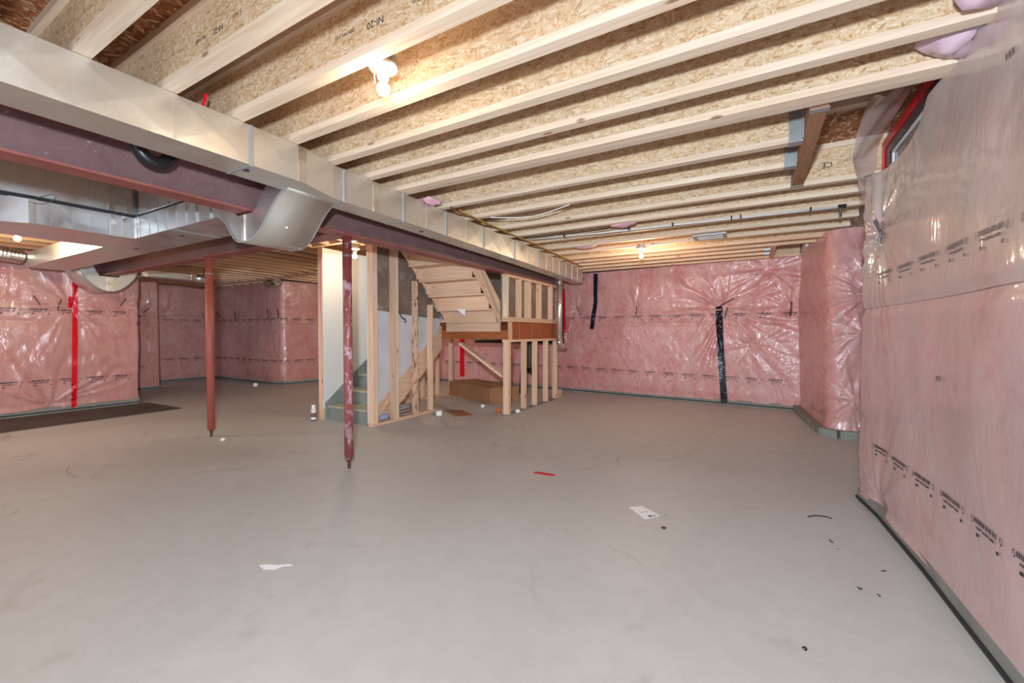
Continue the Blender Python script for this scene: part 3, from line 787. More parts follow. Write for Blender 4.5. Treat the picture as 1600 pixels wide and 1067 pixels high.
MB().tube([(-4.93, 1.05+.10*math.sin(t*.7), 2.27+.05*math.sin(t)) for t in [i*.35 for i in range(16)]], .0025, 5).build('strand', M['inkgrey'], cw)

sad = thing('saddle_duct', (-8.6, 2.46, 1.82), 'half-round duct saddle under the far left end of the cross beam', 'duct')
arc = [(2.14+.66*i/16, 2.12-.31*math.sin(math.pi*i/16)**.75) for i in range(17)]
prof = arc+[(2.80, 2.20), (2.64, 2.20), (2.58, 2.03), (2.36, 2.03), (2.28, 2.20), (2.14, 2.20)]
for x in (-8.3, -8.86): MB().prism(prof, 0, x-.002, x+.002).build('side_plate', M['galv'], sad)
m = MB(); n = len(arc); m.add([(-8.3, y, z) for y, z in arc]+[(-8.86, y, z) for y, z in arc], [(i, i+1, i+1+n, i+n) for i in range(n-1)])
o = m.build('belly_sheet', M['galv'], sad, smooth=True); md = o.modifiers.new('s', 'SOLIDIFY'); md.thickness = .003
MB().tube([(-8.293, y, z) for y, z in arc], .006, 6).build('rolled_edge', M['cleat'], sad)
MB().box(-8.296, -8.288, 2.44, 2.51, 1.82, 2.02).build('foil_tape', M['foil'], sad)
bd = thing('branch_duct', (-8.5, 3.3, 2.12), 'small branch duct with an elbow beyond the cross beam', 'duct')
ductbox(bd, -8.62, -8.36, 2.86, 3.62, 2.10, 2.20, M['galv'])
MB().tube([(-8.49, 3.62, 2.15), (-8.49, 3.78, 2.15), (-8.49, 3.86, 2.20), (-8.49, 3.88, 2.36)], .075, 16).build('elbow', M['galv_cool'], bd, smooth=True)
for y in (2.88, 3.55): MB().box(-8.63, -8.35, y, y+.07, 2.092, 2.208).build('foil_tape', M['foil'], bd)
def crinkle(name, pts, r, label):
    o = thing(name, pts[0], label, 'duct'); P = []; rr = []
    pts = [Vector(p) for p in pts]
    for i in range(len(pts)-1):
        for k in range(24):
            P.append(pts[i].lerp(pts[i+1], k/24)); rr.append(r*(1+.10*(k % 2)*random.uniform(.4, 1)))
    MB().tube(P, rr, 18).build('foil_sleeve', M['foil'], o, smooth=False); return o
crinkle('flexible_duct', [(-8.25, .3, 2.24), (-8.2, 1.2, 2.22), (-8.35, 1.62, 2.20)], .09, 'crinkled foil duct by the far left ceiling bulb')
crinkle('flexible_duct', [(-9.55, 5.52, 2.33), (-9.25, 5.50, 2.27), (-8.95, 5.42, 2.31)], .075, 'short crinkled foil duct above the rear pink corner')

hk = thing('drain_elbow', (-2.93, 1.06, 2.25), 'black plastic pipe bend hanging on the main beam', 'pipe')
MB().tube([(-2.93, 1.075-.085*math.cos(t), 2.27-.115*math.sin(t)) for t in [math.pi*i/14 for i in range(15)]], .036, 16).build('bend', M['black'], hk, smooth=True)

# vertical round duct beside the landing
rd = thing('round_duct', (-2.9, 6.68, 0), 'upright round galvanised duct at the far corner of the landing', 'duct')
MB().tube([(-2.92, 6.75, 1.05), (-2.92, 6.75, 2.11)], .052, 20).build('pipe', M['galv'], rd, smooth=True)
MB().tube([(-2.92, 6.75, 1.10), (-2.92, 6.76, 1.02), (-2.93, 6.84, .96), (-2.93, 6.98, .95)], .055, 16).build('elbow', M['galv'], rd, smooth=True)
for z in (1.12, 1.7, 2.06): MB().tube([(-2.92, 6.75, z), (-2.92, 6.75, z+.03)], .056, 20).build('foil_tape', M['foil'], rd, smooth=True)

# ---------------------------------------------------------------- light fixtures
def fixture(x, y, zb_, label, power, box=True, cordy=True):
    """porcelain lamp holder with a round bulb; zb_ = bulb centre"""
    o = thing('lamp_holder', (x, y, zb_), label, 'light', 'bare bulb ceiling fixtures')
    zp = zb_+.095
    prof = [(.001, zp-.050), (.026, zp-.050), (.028, zp-.022), (.038, zp-.012), (.062, zp-.006), (.066, zp), (.064, zp+.012), (.001, zp+.012)]
    n = 24; vs = []; fs = []
    for r, z in prof:
        vs += [(x+r*math.cos(2*math.pi*k/n), y+r*math.sin(2*math.pi*k/n), z) for k in range(n)]
    for i in range(len(prof)-1):
        for k in range(n): fs.append((i*n+k, i*n+(k+1) % n, (i+1)*n+(k+1) % n, (i+1)*n+k))
    MB().add(vs, fs).build('porcelain_base', M['white'], o, smooth=True)
    if box:
        MB().tube([(x, y, zp+.013), (x, y, zp+.06)], .058, 8).build('outlet_box', M['cleat'], o)
    for sx in (-1, 1):
        MB().tube([(x+.045*sx, y, zp-.012), (x+.045*sx, y, zp-.007)], .005, 8).build('screw', M['cleat'], o)
    # bulb
    vs = []; fs = []; m = 12; prof = []
    for i in range(m+1):
        a = math.pi*i/m; prof.append((max(.0005, .030*math.sin(a)), zb_-.030*math.cos(a)))
    prof = prof[:-2]+[(.016, zb_+.030), (.014, zb_+.044)]
    for r, z in prof: vs += [(x+r*math.cos(2*math.pi*k/n), y+r*math.sin(2*math.pi*k/n), z) for k in range(n)]
    for i in range(len(prof)-1):
        for k in range(n): fs.append((i*n+k, i*n+(k+1) % n, (i+1)*n+(k+1) % n, (i+1)*n+k))
    b = MB().add(vs, fs).build('bulb', M['lit'], o, smooth=True); b.visible_shadow = True
    if cordy:
        MB().tube([(x-.045, y-.01, zp+.01), (x-.035, y-.02, zp-.05), (x-.025, y-.028, zp-.075), (x-.026, y-.03, zp-.04)], .003, 6).build('pull_cord', M['lum_z'], o)
    d = bpy.data.lights.new('bulb_light', 'POINT'); d.energy = power; d.color = WARM; d.shadow_soft_size = .035
    l = bpy.data.objects.new('bulb_light', d); col.objects.link(l); l.location = (x, y, zb_-.068); l.parent = o
    l.matrix_parent_inverse = Matrix.Translation(o.location).inverted()
    return o
fixture(-1.485, 1.405, 2.318, 'large bare bulb holder on the joists nearest the photographer', 4.5)
fixture(-1.325, 5.83, 2.235, 'small bare bulb holder hanging from the far joists', 30, True, False)
fixture(-4.56, 3.80, 2.205, 'bare bulb holder glowing over the stair foot behind the worn post', 13, True, False)
fixture(-6.85, 1.30, 2.21, 'bare bulb holder at the far left seen below the ducts', 42, True, False)
fixture(-6.3, 6.4, 2.235, 'unseen bare bulb holder added behind the stairs to brighten the rear room', 34, True, False)  # extra lamp added out of view to lift the rear room
MB().box(-4.66, -4.46, 3.70, 3.89, 2.36, 2.378).build('blocking', M['pine_x'], ceiling)

# ---------------------------------------------------------------- stairs
stw = .83; SX0, SX1 = -5.098, -4.33; RISE = .1985; RUN = .25; SY = 3.78
st = thing('staircase', (-4.69, SY, 0), 'lower grey-painted flight of stairs between white drywall', 'stairs')
for k in range(7):
    y = min(SY+RUN*k, 5.24); z = RISE*k
    MB().box(SX0+.03, SX1, y, y+.018, z, z+RISE-.028-(.01 if k == 6 else 0)).build('riser', M['stair'], st)
    if k < 6: MB().box(SX0+.03, SX1, y-.028, min(y+RUN, 5.24), z+RISE-.028, z+RISE).build('tread', M['tread'], st, bevel=.006)
def stringer(x0, x1, ya, za, yb, zb2, w, mat, parent, name='stringer'):
    s = (zb2-za)/(yb-ya)
    poly = [(ya, za), (yb, zb2), (yb, zb2+w), (ya, za+w)]
    return MB().prism(poly, 0, x0, x1).build(name, mat, parent)
s = RISE/RUN
MB().prism([(SY-.05, 0), (SY+.30, 0), (5.255, (5.26-SY-.30)*s), (5.255, (5.26-SY)*s+.26), (SY-.05, .235)], 0, SX0, SX0+.028).build('stringer', M['stair'], st)
MB().prism([(SY+.02, 0), (SY+.30, 0), (5.255, (5.26-SY-.30)*s), (5.255, (5.26-SY)*s+.13), (SY+.02, .13)], 0, SX1+.003, SX1+.035).build('stringer', M['pine_y'], st)['label'] = 'bare wooden side stringer'
# landing
ld = thing('stair_landing', (-4.1, 6.1, 1.1), 'stair landing platform with orange-brown rim boards', 'landing')
LX0, LX1, LY0, LY1 = -5.098, -3.08, 5.27, 7.02
MB().box(LX0, LX1-.0, LY0, LY0+.04, 1.10, 1.235).build('rim_board', M['lvl'], ld)
MB().box(-4.18, -3.20, LY0-.045, LY0-.002, 1.215, 1.355).build('ledger', M['pine_x'], ld)
MB().box(LX1-.04, LX1, LY0+.041, LY1, 1.10, 1.36).build('rim_board', M['lvl'], ld)
for y in (5.60, 6.02): MB().box(LX1, LX1+.003, y-.004, y+.004, 1.10, 1.36).build('joint_gap', M['cleat'], ld)
MB().box(LX1-.002, LX1+.008, LY0, LY0+.10, 1.10, 1.36).build('end_block', M['pine_z'], ld)
MB().box(LX0, LX1+.02, LY0-.01, LY1, 1.362, 1.39).build('platform', M['pine_x'], ld)
for x in (-4.8, -4.4, -4.0, -3.6): MB().box(x-.02, x+.02, LY0+.045, LY1-.05, 1.11, 1.355).build('floor_joist', M['lvl'], ld)
# upper flight
uf_ = thing('staircase', (-3.68, 4.5, 1.4), 'upper flight of bare wooden stairs seen from underneath', 'stairs')
UX0, UX1 = -4.125, -3.21
for k in range(6):
    y = 5.14-.2*k; z = 1.345+.195*k
    MB().box(UX0, UX1, y, y+.016, z, z+.172).build('riser', M['pine_x'], uf_)
    MB().box(UX0, UX1, y-.2, y+.03, z+.173, z+.197).build('tread', M['pine_x'], uf_)
for k in range(4):
    y = 5.14-.2*k; z = 1.345+.195*k
    MB().box(UX0, UX0+.045, y-.045, y-.001, z+.02, z+.16).build('cleat_block', M['pine_z'], uf_)
sl = .195/.2
for x in (UX0-.042, UX1+.002):
    MB().prism([(5.222, 1.352), (5.222, 1.62), (4.17, 2.655), (3.90, 2.655), (3.90, 2.64)], 0, x, x+.038).build('stringer', M['pine_y'], uf_)
MB().prism([(-3.75, 1.54), (-3.60, 1.54), (-3.60, 1.44)], 1, 4.92, 4.935).build('wedge', M['foam'], uf_)
MB().bar((-3.165, 4.72, 2.02), (-3.165, 5.14, 1.48), .02, .02).build('corner_bead', M['cleat'], uf_)

def stud(parent, x, y, z0, z1, ax, mat=None, name='stud', w=.038, d=.089):
    """ax='x': wall runs along X (narrow face to the viewer is w in X)"""
    a, b = (w, d) if ax == 'x' else (d, w)
    return MB().box(-a/2, a/2, -b/2, b/2, 0, z1-z0).build(name, mat or M['lum_z'], parent, bevel=.002, rel=None) if False else _stud(parent, x, y, z0, z1, a, b, mat, name)
def _stud(parent, x, y, z0, z1, a, b, mat, name):
    o = MB().box(-a/2, a/2, -b/2, b/2, 0, z1-z0).build(name, mat or M['pine_z'], None, bevel=.002)
    o.location = (x, y, z0); o.parent = parent; o.matrix_parent_inverse = Matrix.Translation(parent.location).inverted(); return o
# right-hand stud wall of the lower flight
sw = thing('stud_wall', (-4.22, 4.3, 0), 'open stud wall along the right side of the lower stairs', 'wall frame')
MB().box(-4.262, -4.173, 3.74, 4.98, 0, .038).build('sole_plate', M['pine_y'], sw, bevel=.002)
MB().box(-4.262, -4.173, 3.74, 4.24, H-.04, H-.002).build('top_plate', M['pine_y'], sw)
for y, m_, zt_ in ((3.765, 'pine_z', H-.04), (3.808, 'lum_z', H-.04), (4.13, 'pine_z', H-.04), (4.175, 'lum_z', H-.04), (4.56, 'stained', 1.94), (4.885, 'pine_z', 1.62)):
    stud(sw, -4.2175, y, .038, zt_, 'y', M[m_])
k = lambda y: (y-SY)*s+.13
MB().prism([(3.83, 1.50), (4.885, 1.42), (5.20, 1.42), (4.60, 2.06), (4.30, H-.002), (3.83, H-.002)], 0, -4.272, -4.264).build('board', M['board'], sw)['label'] = 'grey-brown back of upper wallboard'
zig = []
for i in range(22):
    y = 5.1-(5.1-3.83)*i/21; zig.append((y, k(y)+.02+random.uniform(-.012, .012)))
MB().prism([(3.83, 1.50), (4.885, 1.42), (5.20, 1.42), (5.2, 1.38)]+zig, 0, -4.2725, -4.2645).build('board', M['board_w'], sw)['label'] = 'white back of lower wallboard'
MB().box(-4.275, -4.264, 3.742, 3.83, 0.04, H-.04).build('edge_board', M['drywall'], sw)
MB().bar((-4.18, 3.90, .20), (-4.18, 4.02, .32), .012, .05).build('brace', M['pine_y'], sw)
cb = thing('cable_stub', (-4.15, 4.2, 1.45), 'short black cable hanging from a stud beside the stairs', 'cable')
MB().tube([(-4.17, 4.20, 1.50), (-4.15, 4.205, 1.44), (-4.14, 4.23, 1.40), (-4.13, 4.27, 1.385), (-4.13, 4.29, 1.36), (-4.13, 4.26, 1.345)], .007, 8).build('sleeve', M['black'], cb)
# left-hand wall of the lower flight
lw = thing('stud_wall', (-5.15, 4.8, 0), 'drywalled stud wall on the left side of the lower stairs', 'wall frame')
MB().prism([(3.71, .16), (3.86, .16), (5.26, 1.30), (7.02, 1.30), (7.02, H-.002), (3.71, H-.002)], 0, -5.112, -5.10).build('wallboard', M['drywall'], lw)
MB().box(-5.205, -5.115, 3.71, 7.02, 0, .038).build('sole_plate', M['pine_y'], lw)
MB().box(-5.205, -5.115, 3.71, 7.02, H-.04, H-.002).build('top_plate', M['pine_y'], lw)
for y in (3.73, 4.13, 4.54, 4.95, 5.36, 5.77, 6.18, 6.59): stud(lw, -5.16, y, .038, H-.04, 'y', M['pine_z'])
MB().tube([(-5.118, 3.69, 2.3), (-5.118, 3.69, 1.5), (-5.09, 3.69, 1.44), (-5.085, 3.69, .3)], .0022, 6).build('drywall_tape', M['redtape'], lw)['label'] = 'thin red edge line'
bk = thing('stud_wall', (-4.2, 7.05, 1.4), 'brown board wall closing the stairwell beyond the landing', 'wall frame')
MB().box(-5.09, -3.15, 7.03, 7.045, 1.40, H).build('wallboard', M['board'], bk)
for x in (-5.0, -4.6, -4.2, -3.8, -3.4): stud(bk, x, 7.095, 1.40, H, 'x', M['pine_z'])
# guard wall on the landing
gw = thing('stud_wall', (-3.1, 6.1, 1.4), 'short studded guard wall on the landing edge under the beam', 'wall frame')
MB().box(-3.15, -3.06, 5.20, 7.0, 1.391, 1.429).build('sole_plate', M['pine_y'], gw, bevel=.002)
MB().box(-3.15, -3.06, 5.20, 7.0, 2.004, 2.042).build('top_plate', M['pine_y'], gw)
for y in (5.23, 5.62, 5.90, 6.32, 6.78): stud(gw, -3.105, y, 1.429, 2.004, 'y', M['pine_z'] if y > 5.3 else M['lum_z'])
stud(gw, -3.105, 5.942, 1.429, 2.004, 'y', M['pine_z'])
MB().box(-3.165, -3.152, 5.20, 7.0, 1.391, 2.042).build('wallboard', M['board'], gw)
# cripple wall beneath the landing
cwl = thing('stud_wall', (-3.1, 6.1, 0), 'short stud wall carrying the open side of the landing', 'wall frame')
MB().box(-3.16, -3.06, 5.26, 7.12, 0, .012).build('sole_gasket', M['conc'], cwl)
MB().box(-3.155, -3.065, 5.22, 7.05, 1.062, 1.099).build('top_plate', M['pine_y'], cwl)
for y in (5.265, 5.305, 5.80, 6.18, 6.60, 7.0): stud(cwl, -3.11, y, .012, 1.062, 'y', M['pine_z'])
MB().box(-3.155, -3.065, 7.03, 7.2, .012, .16).build('blocking', M['pine_y'], cwl)
br = thing('timber_brace', (-3.6, 5.29, .8), 'diagonal wooden brace under the landing front', 'timber')
MB().bar((-3.96, 5.30, 1.035), (-3.18, 5.30, .56), .04, .10, (0, 1, 0)).build('plank', M['pine_x'], br, bevel=.002)
pp = thing('drain_pipe', (-3.9, 7.3, 0), 'black drain pipes running under the stair landing', 'pipe')
MB().tube([(-5.1, 7.35, 1.03), (-3.3, 7.35, 1.03)], .045, 12).build('horizontal_run', M['black'], pp)
MB().tube([(-3.82, 7.35, 1.0), (-3.82, 7.35, .50), (-3.95, 7.30, .42), (-3.98, 7.3, 0)], .038, 12).build('stack', M['black'], pp)
MB().tube([(-3.80, 7.38, .45), (-3.76, 7.4, .3), (-3.76, 7.4, 0)], .022, 10).build('branch', M['black'], pp)
MB().tube([(-3.90, 7.35, .46), (-3.74, 7.35, .46)], .06, 12).build('fitting', M['black'], pp)

# ---------------------------------------------------------------- windows in the joist bays
w1 = thing('window_1', (.86, 3.5, 2.5), None, None, kind='structure')
MB().box(.83, .86, 2.72, 4.04, 2.20, 2.65).build('glass_panel', M['glass'], w1)
MB().box(.816, .83, 2.72, 3.85, 2.432, 2.454).box(.816, .83, 3.825, 3.855, 2.20, 2.44).build('window_frame', M['vinyl'], w1, bevel=.003)
MB().box(.810, .83, 2.70, 3.975, 2.455, 2.518).box(.810, .83, 3.856, 3.975, 2.20, 2.455).build('black_tape', M['blacktape'], w1)['label'] = 'black flashing tape round the frame'
MB().box(.804, .83, 2.68, 4.05, 2.519, 2.585).box(.804, .83, 3.976, 4.05, 2.22, 2.519).build('red_tape', M['redtape'], w1)['label'] = 'red tape line round the frame'
w2 = thing('window_2', (.62, 7.2, 2.45), None, None, kind='structure')
MB().box(.60, .64, 6.95, 7.62, 2.375, 2.62).build('window_frame', M['vinyl'], w2)
MB().box(.59, .599, 7.45, 7.62, 2.375, 2.62).build('black_tape', M['blacktape'], w2)
MB().box(.592, .598, 7.40, 7.45, 2.375, 2.55).build('red_tape', M['redtape'], w2)
# loose film flap beside the window
def flap():
    A = [(.58, 3.08, 2.53), (.59, 3.35, 2.60), (.60, 3.65, 2.57), (.60, 3.84, 2.46), (.62, 3.80, 2.32), (.655, 3.80, 2.22)]
    B = [(.772, 2.98, 2.60), (.772, 3.35, 2.60), (.772, 3.75, 2.59), (.775, 4.02, 2.56), (.775, 4.06, 2.40), (.76, 4.04, 2.24)]
    n, m = 30, 14; vs = []; fs = []
    def ev(P, t):
        t *= len(P)-1; i = min(int(t), len(P)-2); f = t-i; f = f*f*(3-2*f)*.5+f*.5
        return Vector(P[i]).lerp(Vector(P[i+1]), f)
    for i in range(n+1):
        a, b = ev(A, i/n), ev(B, i/n)
        for j in range(m+1):
            u = j/m; p = a.lerp(b, u); k = math.sin(math.pi*u)
            p += Vector((-.03*k, .03*k, -.045*k+.006*math.sin(u*13+i*.5))); vs.append(tuple(p))
    for i in range(n):
        for j in range(m): fs.append((i*(m+1)+j, (i+1)*(m+1)+j, (i+1)*(m+1)+j+1, i*(m+1)+j+1))
    fp_ = thing('plastic_flap', (.7, 3.6, 2.3), 'loose clear film bulging beside the upper window', 'plastic film')
    MB().add(vs, fs).build('film', M['film'], fp_, smooth=True)
flap()
def blob(name, c, r, label, mat, cat='insulation', seed=0, n=3):
    import bmesh
    bm = bmesh.new(); bmesh.ops.create_icosphere(bm, subdivisions=n, radius=1)
    rg = random.Random(seed); ph = [rg.uniform(0, 6) for _ in range(6)]
    for v in bm.verts:
        f = 1+.16*math.sin(v.co.x*4+ph[0])*math.sin(v.co.y*5+ph[1])+.10*math.sin(v.co.z*8+ph[2]+v.co.x*3)
        v.co = Vector((v.co.x*r[0]*f, v.co.y*r[1]*f, v.co.z*r[2]*f))
    me = bpy.data.meshes.new(name); bm.to_mesh(me); bm.free(); me.materials.append(mat); me.shade_smooth()
    o = bpy.data.objects.new(name, me); col.objects.link(o); o.location = c; return tag(o, label, cat)
blob('insulation_bag', (.71, 2.12, 2.50), (.12, .125, .15), 'bagged pink wool bulging between joists at the top of the right wall', M['bagged'], seed=1)
blob('insulation_bag', (.70, 2.43, 2.49), (.10, .11, .15), 'bagged pink wool beside the double joist near the window', M['bagged'], seed=2)
blob('insulation_bag', (.70, 1.78, 2.53), (.13, .12, .13), 'bagged pink wool at the top right edge of the photo', M['bagged'], seed=3)
blob('insulation_tuft', (-1.22, 4.53, 2.372), (.14, .06, .035), 'pink wool tuft poking between the middle joists', M['wooltuft'], seed=4)
blob('insulation_tuft', (-1.98, 5.45, 2.372), (.17, .05, .035), 'pink wool tuft between joists left of the far bulb', M['wooltuft'], seed=5)
blob('insulation_tuft', (-2.49, 2.92, 2.37), (.05, .10, .03), 'whitish wool tuft squeezed out above the long duct', M['wooltuft'], seed=6)

# ---------------------------------------------------------------- services on the ceiling
cd = thing('conduit', (-.9, 4.75, 2.33), 'white water line clipped under the joists across the room', 'pipe')
MB().tube([(-2.36, 4.62, 2.345), (-1.5, 4.70, 2.338), (-.3, 4.77, 2.342), (.72, 4.84, 2.345)], .009, 8).build('pipe', M['vinyl'], cd, smooth=True)
for x in (-1.95, -1.2, -.75, -.2, -.12, .45): MB().box(x-.006, x+.006, 4.73+.05*x-.0, 4.80+.05*x, 2.33, 2.359).build('clip', M['black'], cd)
MB().tube([(.66, 4.84, 2.35), (.72, 4.84, 2.35)], .018, 8).build('valve', M['black'], cd)
MB().tube([(.68, 4.84, 2.34), (.68, 4.86, 2.26)], .01, 6).build('lever', M['black'], cd)
rg_ = thing('floor_register', (-.46, 5.55, 2.34), 'open metal register boot frame between the joists', 'vent')
m = MB()
for a in ((-.64, -.60, 5.42, 5.69), (-.32, -.28, 5.42, 5.69), (-.60, -.32, 5.42, 5.46), (-.60, -.32, 5.65, 5.69)): m.box(a[0], a[1], a[2], a[3], 2.335, 2.357)
m.build('frame', M['cleat'], rg_, bevel=.002)
MB().box(-.60, -.32, 5.46, 5.65, 2.40, 2.41).build('boot_floor', M['galv'], rg_)
MB().box(-.60, -.32, 5.53, 5.56, 2.338, 2.35).build('damper', M['vinyl'], rg_)
def cable(label, pts, r, mat):
    o = thing('cable', pts[0], label, 'cable'); P = []
    pts = [Vector(p) for p in pts]
    for i in range(len(pts)-1):
        for k in range(6): P.append(pts[i].lerp(pts[i+1], k/6)+Vector((0, 0, -.006*math.sin(math.pi*k/6))))
    P.append(pts[-1]); MB().tube(P, r, 6).build('sheath', mat, o); return o
M['yellow'] = plain('yellow_cable', srgb(196, 160, 60), .5); M['tan'] = plain('tan_cable', srgb(190, 160, 120), .6)
M['copper'] = plain('brown_cable', srgb(120, 80, 50), .5)
cable('brown cable stapled along the top edge of the long duct', [(-2.43, 3.1, 2.352), (-2.45, 3.6, 2.35), (-2.47, 4.5, 2.35), (-2.53, 5.6, 2.35), (-2.60, 7.0, 2.35)], .008, M['copper'])
cable('yellow cable lying beside the brown one above the long duct', [(-2.40, 3.2, 2.352), (-2.43, 3.9, 2.345), (-2.45, 4.9, 2.352), (-2.52, 6.4, 2.35)], .006, M['yellow'])
cable('thin white wire sagging between two middle joists', [(-2.3, 3.58, 2.357), (-1.9, 3.70, 2.335), (-1.45, 3.58, 2.357)], .005, M['vinyl'])
cable('black cable pair running in the middle joist gap', [(-2.5, 4.55, 2.352), (-2.0, 4.56, 2.345), (-1.36, 4.58, 2.352)], .006, M['black'])
cable('red wire stub standing above the long duct', [(-2.53, 1.13, 2.352), (-2.50, 1.14, 2.45)], .008, M['redtape'])

# ---------------------------------------------------------------- things on the floor
mt = thing('floor_mat', (-8.4, 2.2, 0), 'long dark rubber mat along the foot of the left wall', 'mat')
MB().prism([(-8.98, -1.6), (-7.70, -1.7), (-7.82, 3.16), (-8.94, 3.12)], 2, .001, .012).build('mat_sheet', M['mat'], mt)
MB().prism([(-8.55, 1.95), (-8.25, 1.9), (-8.3, 2.95), (-8.42, 2.98)], 2, .0122, .016).build('fold', M['mat'], mt)
bx = thing('cardboard_box', (-4.7, 6.3, 0), 'long flat brown carton lying under the stair landing', 'box')
def rbox(cx, cy, ang, L, Wd, z0, z1):
    c, s_ = math.cos(ang), math.sin(ang)
    return [(cx+c*a-s_*b, cy+s_*a+c*b) for a, b in ((-L/2, -Wd/2), (L/2, -Wd/2), (L/2, Wd/2), (-L/2, Wd/2))]
ang = math.atan2(-.62, 1.45)
MB().prism(rbox(-4.33, 6.46, ang, 1.42, .62, 0, 0), 2, 0, .27).build('carton', M['card'], bx, bevel=.006)
MB().prism(rbox(-4.33, 6.46, ang, 1.44, .05, 0, 0), 2, .2702, .2715).build('packing_tape', M['packtape'], bx)
MB().prism(rbox(-4.70, 6.62, ang, .05, .625, 0, 0), 2, .02, .2718).build('packing_tape', M['packtape'], bx)
cs = MB().prism([(-4.12, 5.10), (-3.92, 5.26), (-3.50, 5.00), (-3.66, 4.78)], 2, .001, .008).build('cardboard_sheet', M['card']); tag(cs, 'flat brown cardboard piece on the floor before the landing', 'cardboard')
# notice paper with a few printed marks
pa = thing('paper_sheet', (-.62, 2.86, 0), 'white printed paper lying on the middle of the floor', 'paper')
MB().prism([(-.73, 2.89), (-.655, 2.955), (-.515, 2.855), (-.59, 2.75)], 2, .0008, .0022).build('sheet', M['vinyl'], pa)
MB().prism([(-.572, 2.80), (-.555, 2.817), (-.572, 2.83), (-.589, 2.812)], 2, .0023, .0027).build('dark_mark', M['ink'], pa)
MB().prism([(-.550, 2.826), (-.540, 2.836), (-.551, 2.845), (-.562, 2.835)], 2, .0023, .0027).build('dark_mark', M['ink'], pa)
MB().bar((-.64, 2.84, .0024), (-.60, 2.875, .0024), .004, .0006).build('printed_line', M['inkgrey'], pa)
rt = MB().prism([(-1.62, 3.19), (-1.615, 3.235), (-1.435, 3.25), (-1.44, 3.205)], 2, .0008, .004).build('tape_scrap', M['redtape']); tag(rt, 'dark red tape scrap on the open floor', 'tape')
sc = MB().prism([(-2.20, 1.215), (-2.165, 1.245), (-2.12, 1.262), (-2.07, 1.30), (-2.045, 1.30), (-2.085, 1.268), (-2.09, 1.235), (-2.14, 1.205)], 2, .0008, .0022).build('plastic_scrap', M['foam']); tag(sc, 'thin torn white scrap on the near left floor', 'scrap')
def fl_at(x, y):
    f = 658.; cy, sy = math.cos(R(29.8)), math.sin(R(29.8)); p = R(1.2)
    fw = (-sy*math.cos(p), cy*math.cos(p), -math.sin(p)); rt_ = (cy, sy, 0)
    up_ = Vector(rt_).cross(Vector(fw)); r = Vector(fw)+Vector(rt_)*((x-800)/f)-up_*((y-533.5)/f)
    return Vector((0, 0, 1.2))+r*(-1.2/r.z)
c_ = fl_at(1037, 825); o = MB().tube([(c_.x, c_.y, 0), (c_.x, c_.y, .006)], .014, 16).build('bottle_cap', M['black']); tag(o, 'round black cap just past the white paper', 'cap')
c_ = fl_at(1257, 1014); o = MB().tube([(c_.x, c_.y, 0), (c_.x+.004, c_.y, .007)], [.010, .006], 10).build('bottle_cap', M['black']); tag(o, 'tiny black plug near the bottom right of the floor', 'cap')
def wire(pts, r, label):
    P = [fl_at(*p) for p in pts]; P = [Vector((q.x, q.y, r+.0005)) for q in P]
    o = MB().tube(P, r, 6).build('wire_scrap', M['black']); tag(o, label, 'wire')
wire([(1262, 808), (1275, 806), (1290, 808), (1300, 811)], .0035, 'black wire offcut on the floor left of the right wall foot')
wire([(1296, 843), (1297, 846), (1302, 848)], .003, 'tiny curved black wire bit below the longer offcut')
wire([(1340, 918), (1343, 921), (1347, 921)], .003, 'small dark wire bit in the near right floor area')
wire([(1371, 929), (1374, 931), (1375, 933)], .0025, 'faint wire bit right of the small dark one')
wire([(1376, 892), (1380, 893), (1384, 892)], .0025, 'fine wire curl above the near right pair')
def crumb(px, py, r, label, mat='foam', cat='debris'):
    r *= .8; c = fl_at(px, py); blob('foam_crumb', (c.x, c.y, r*.72), (r, r*.9, r*.75), label, M[mat], cat, seed=int(px), n=2)
crumb(809, 645, .05, 'white foam crumb right of the first post under the landing')
crumb(754, 637, .045, 'white foam crumb in front of the brown carton')
crumb(777, 627, .03, 'white foam crumb between carton and black pipe')
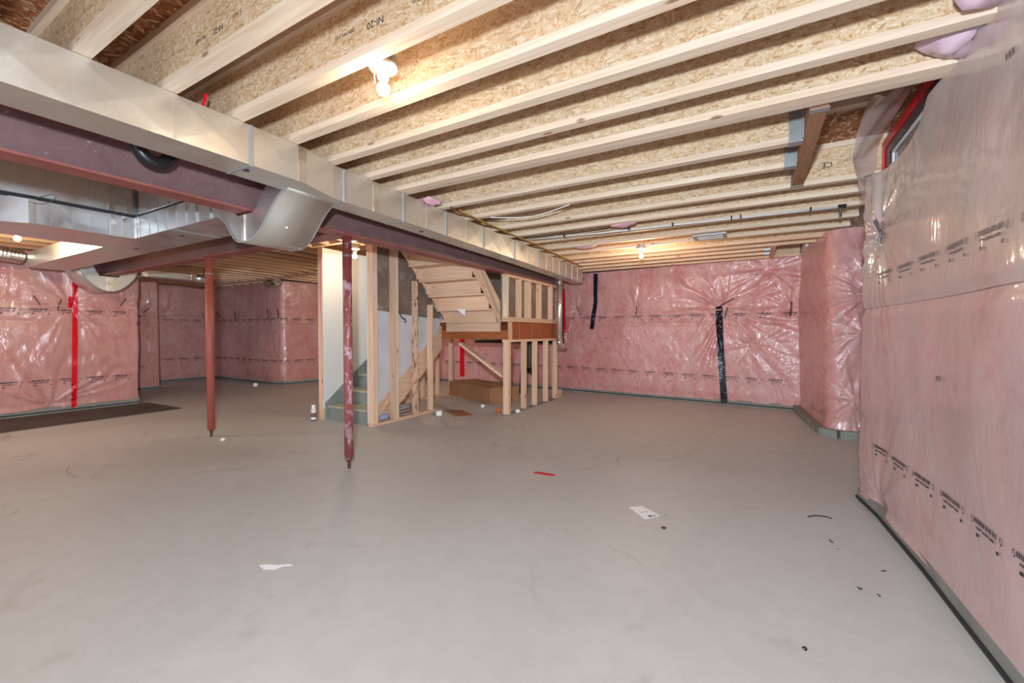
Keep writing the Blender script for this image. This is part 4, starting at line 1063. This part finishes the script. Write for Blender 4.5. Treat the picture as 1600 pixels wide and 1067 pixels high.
crumb(711, 618, .03, 'small pale crumb left of the carton')
crumb(348, 689, .03, 'white crumb just right of the plain steel post foot')
crumb(399, 604, .07, 'pale crumb near the rear pink corner')
crumb(779, 645, .06, 'orange plastic blob at the foot of the landing stud', 'yellow')
bpy.data.objects['foam_crumb.006'].data.materials[0] = plain('orange_plastic', srgb(206, 104, 54), .5)
bpy.data.objects['foam_crumb.006'].name = 'orange_cap'
c_ = fl_at(686, 649)
rl = thing('joint_tape_roll', (c_.x, c_.y, 0), 'white roll lying at the end of the stair stud wall', 'roll')
MB().tube([(c_.x, c_.y-.0, .002), (c_.x, c_.y, .07)], .045, 16).build('roll', M['foam'], rl, smooth=False)
c_ = fl_at(490, 657)
can = thing('spray_can', (c_.x, c_.y, 0), 'slim spray can standing by the left stair wall end', 'can')
MB().tube([(c_.x, c_.y, .001), (c_.x, c_.y, .16), (c_.x, c_.y, .175)], [.032, .032, .018], 16).build('body', M['vinyl'], can)
MB().tube([(c_.x, c_.y, .175), (c_.x, c_.y, .215)], .024, 16).build('cap', M['foam'], can)
MB().tube([(c_.x, c_.y, .05), (c_.x, c_.y, .11)], .0325, 16).build('label_band', M['web_primer'], can)
MB().tube([(c_.x, c_.y, .0), (c_.x, c_.y, .014)], .033, 16).build('base_rim', M['black'], can)
# scraps under the lower flight
for i in range(6):
    o = MB().prism([(-4.62+.01*i, 4.42+.02*i), (-4.36+.01*i, 4.30), (-4.34, 4.62-.01*i), (-4.58, 4.80)], 2, 0, .010).build('board_offcut', M['board_w'] if i % 2 else M['card'])
    o.location = (0, 0, .002+.022*i); o.rotation_euler = (0, 0, 0)
    tag(o, None, 'offcut', 'scrap boards stacked under the stairs'); o['label'] = ('lowest brown', 'second lowest white', 'third lowest brown', 'third from top white', 'second from top brown', 'topmost white')[i]+' offcut in the small stack under the stairs'
blob('plastic_bag', (-4.215, 3.965, .088), (.035, .085, .045), 'crumpled bluish plastic bag behind the first stair stud', plain('blue_film', srgb(150, 162, 190), .3), 'bag', 9)
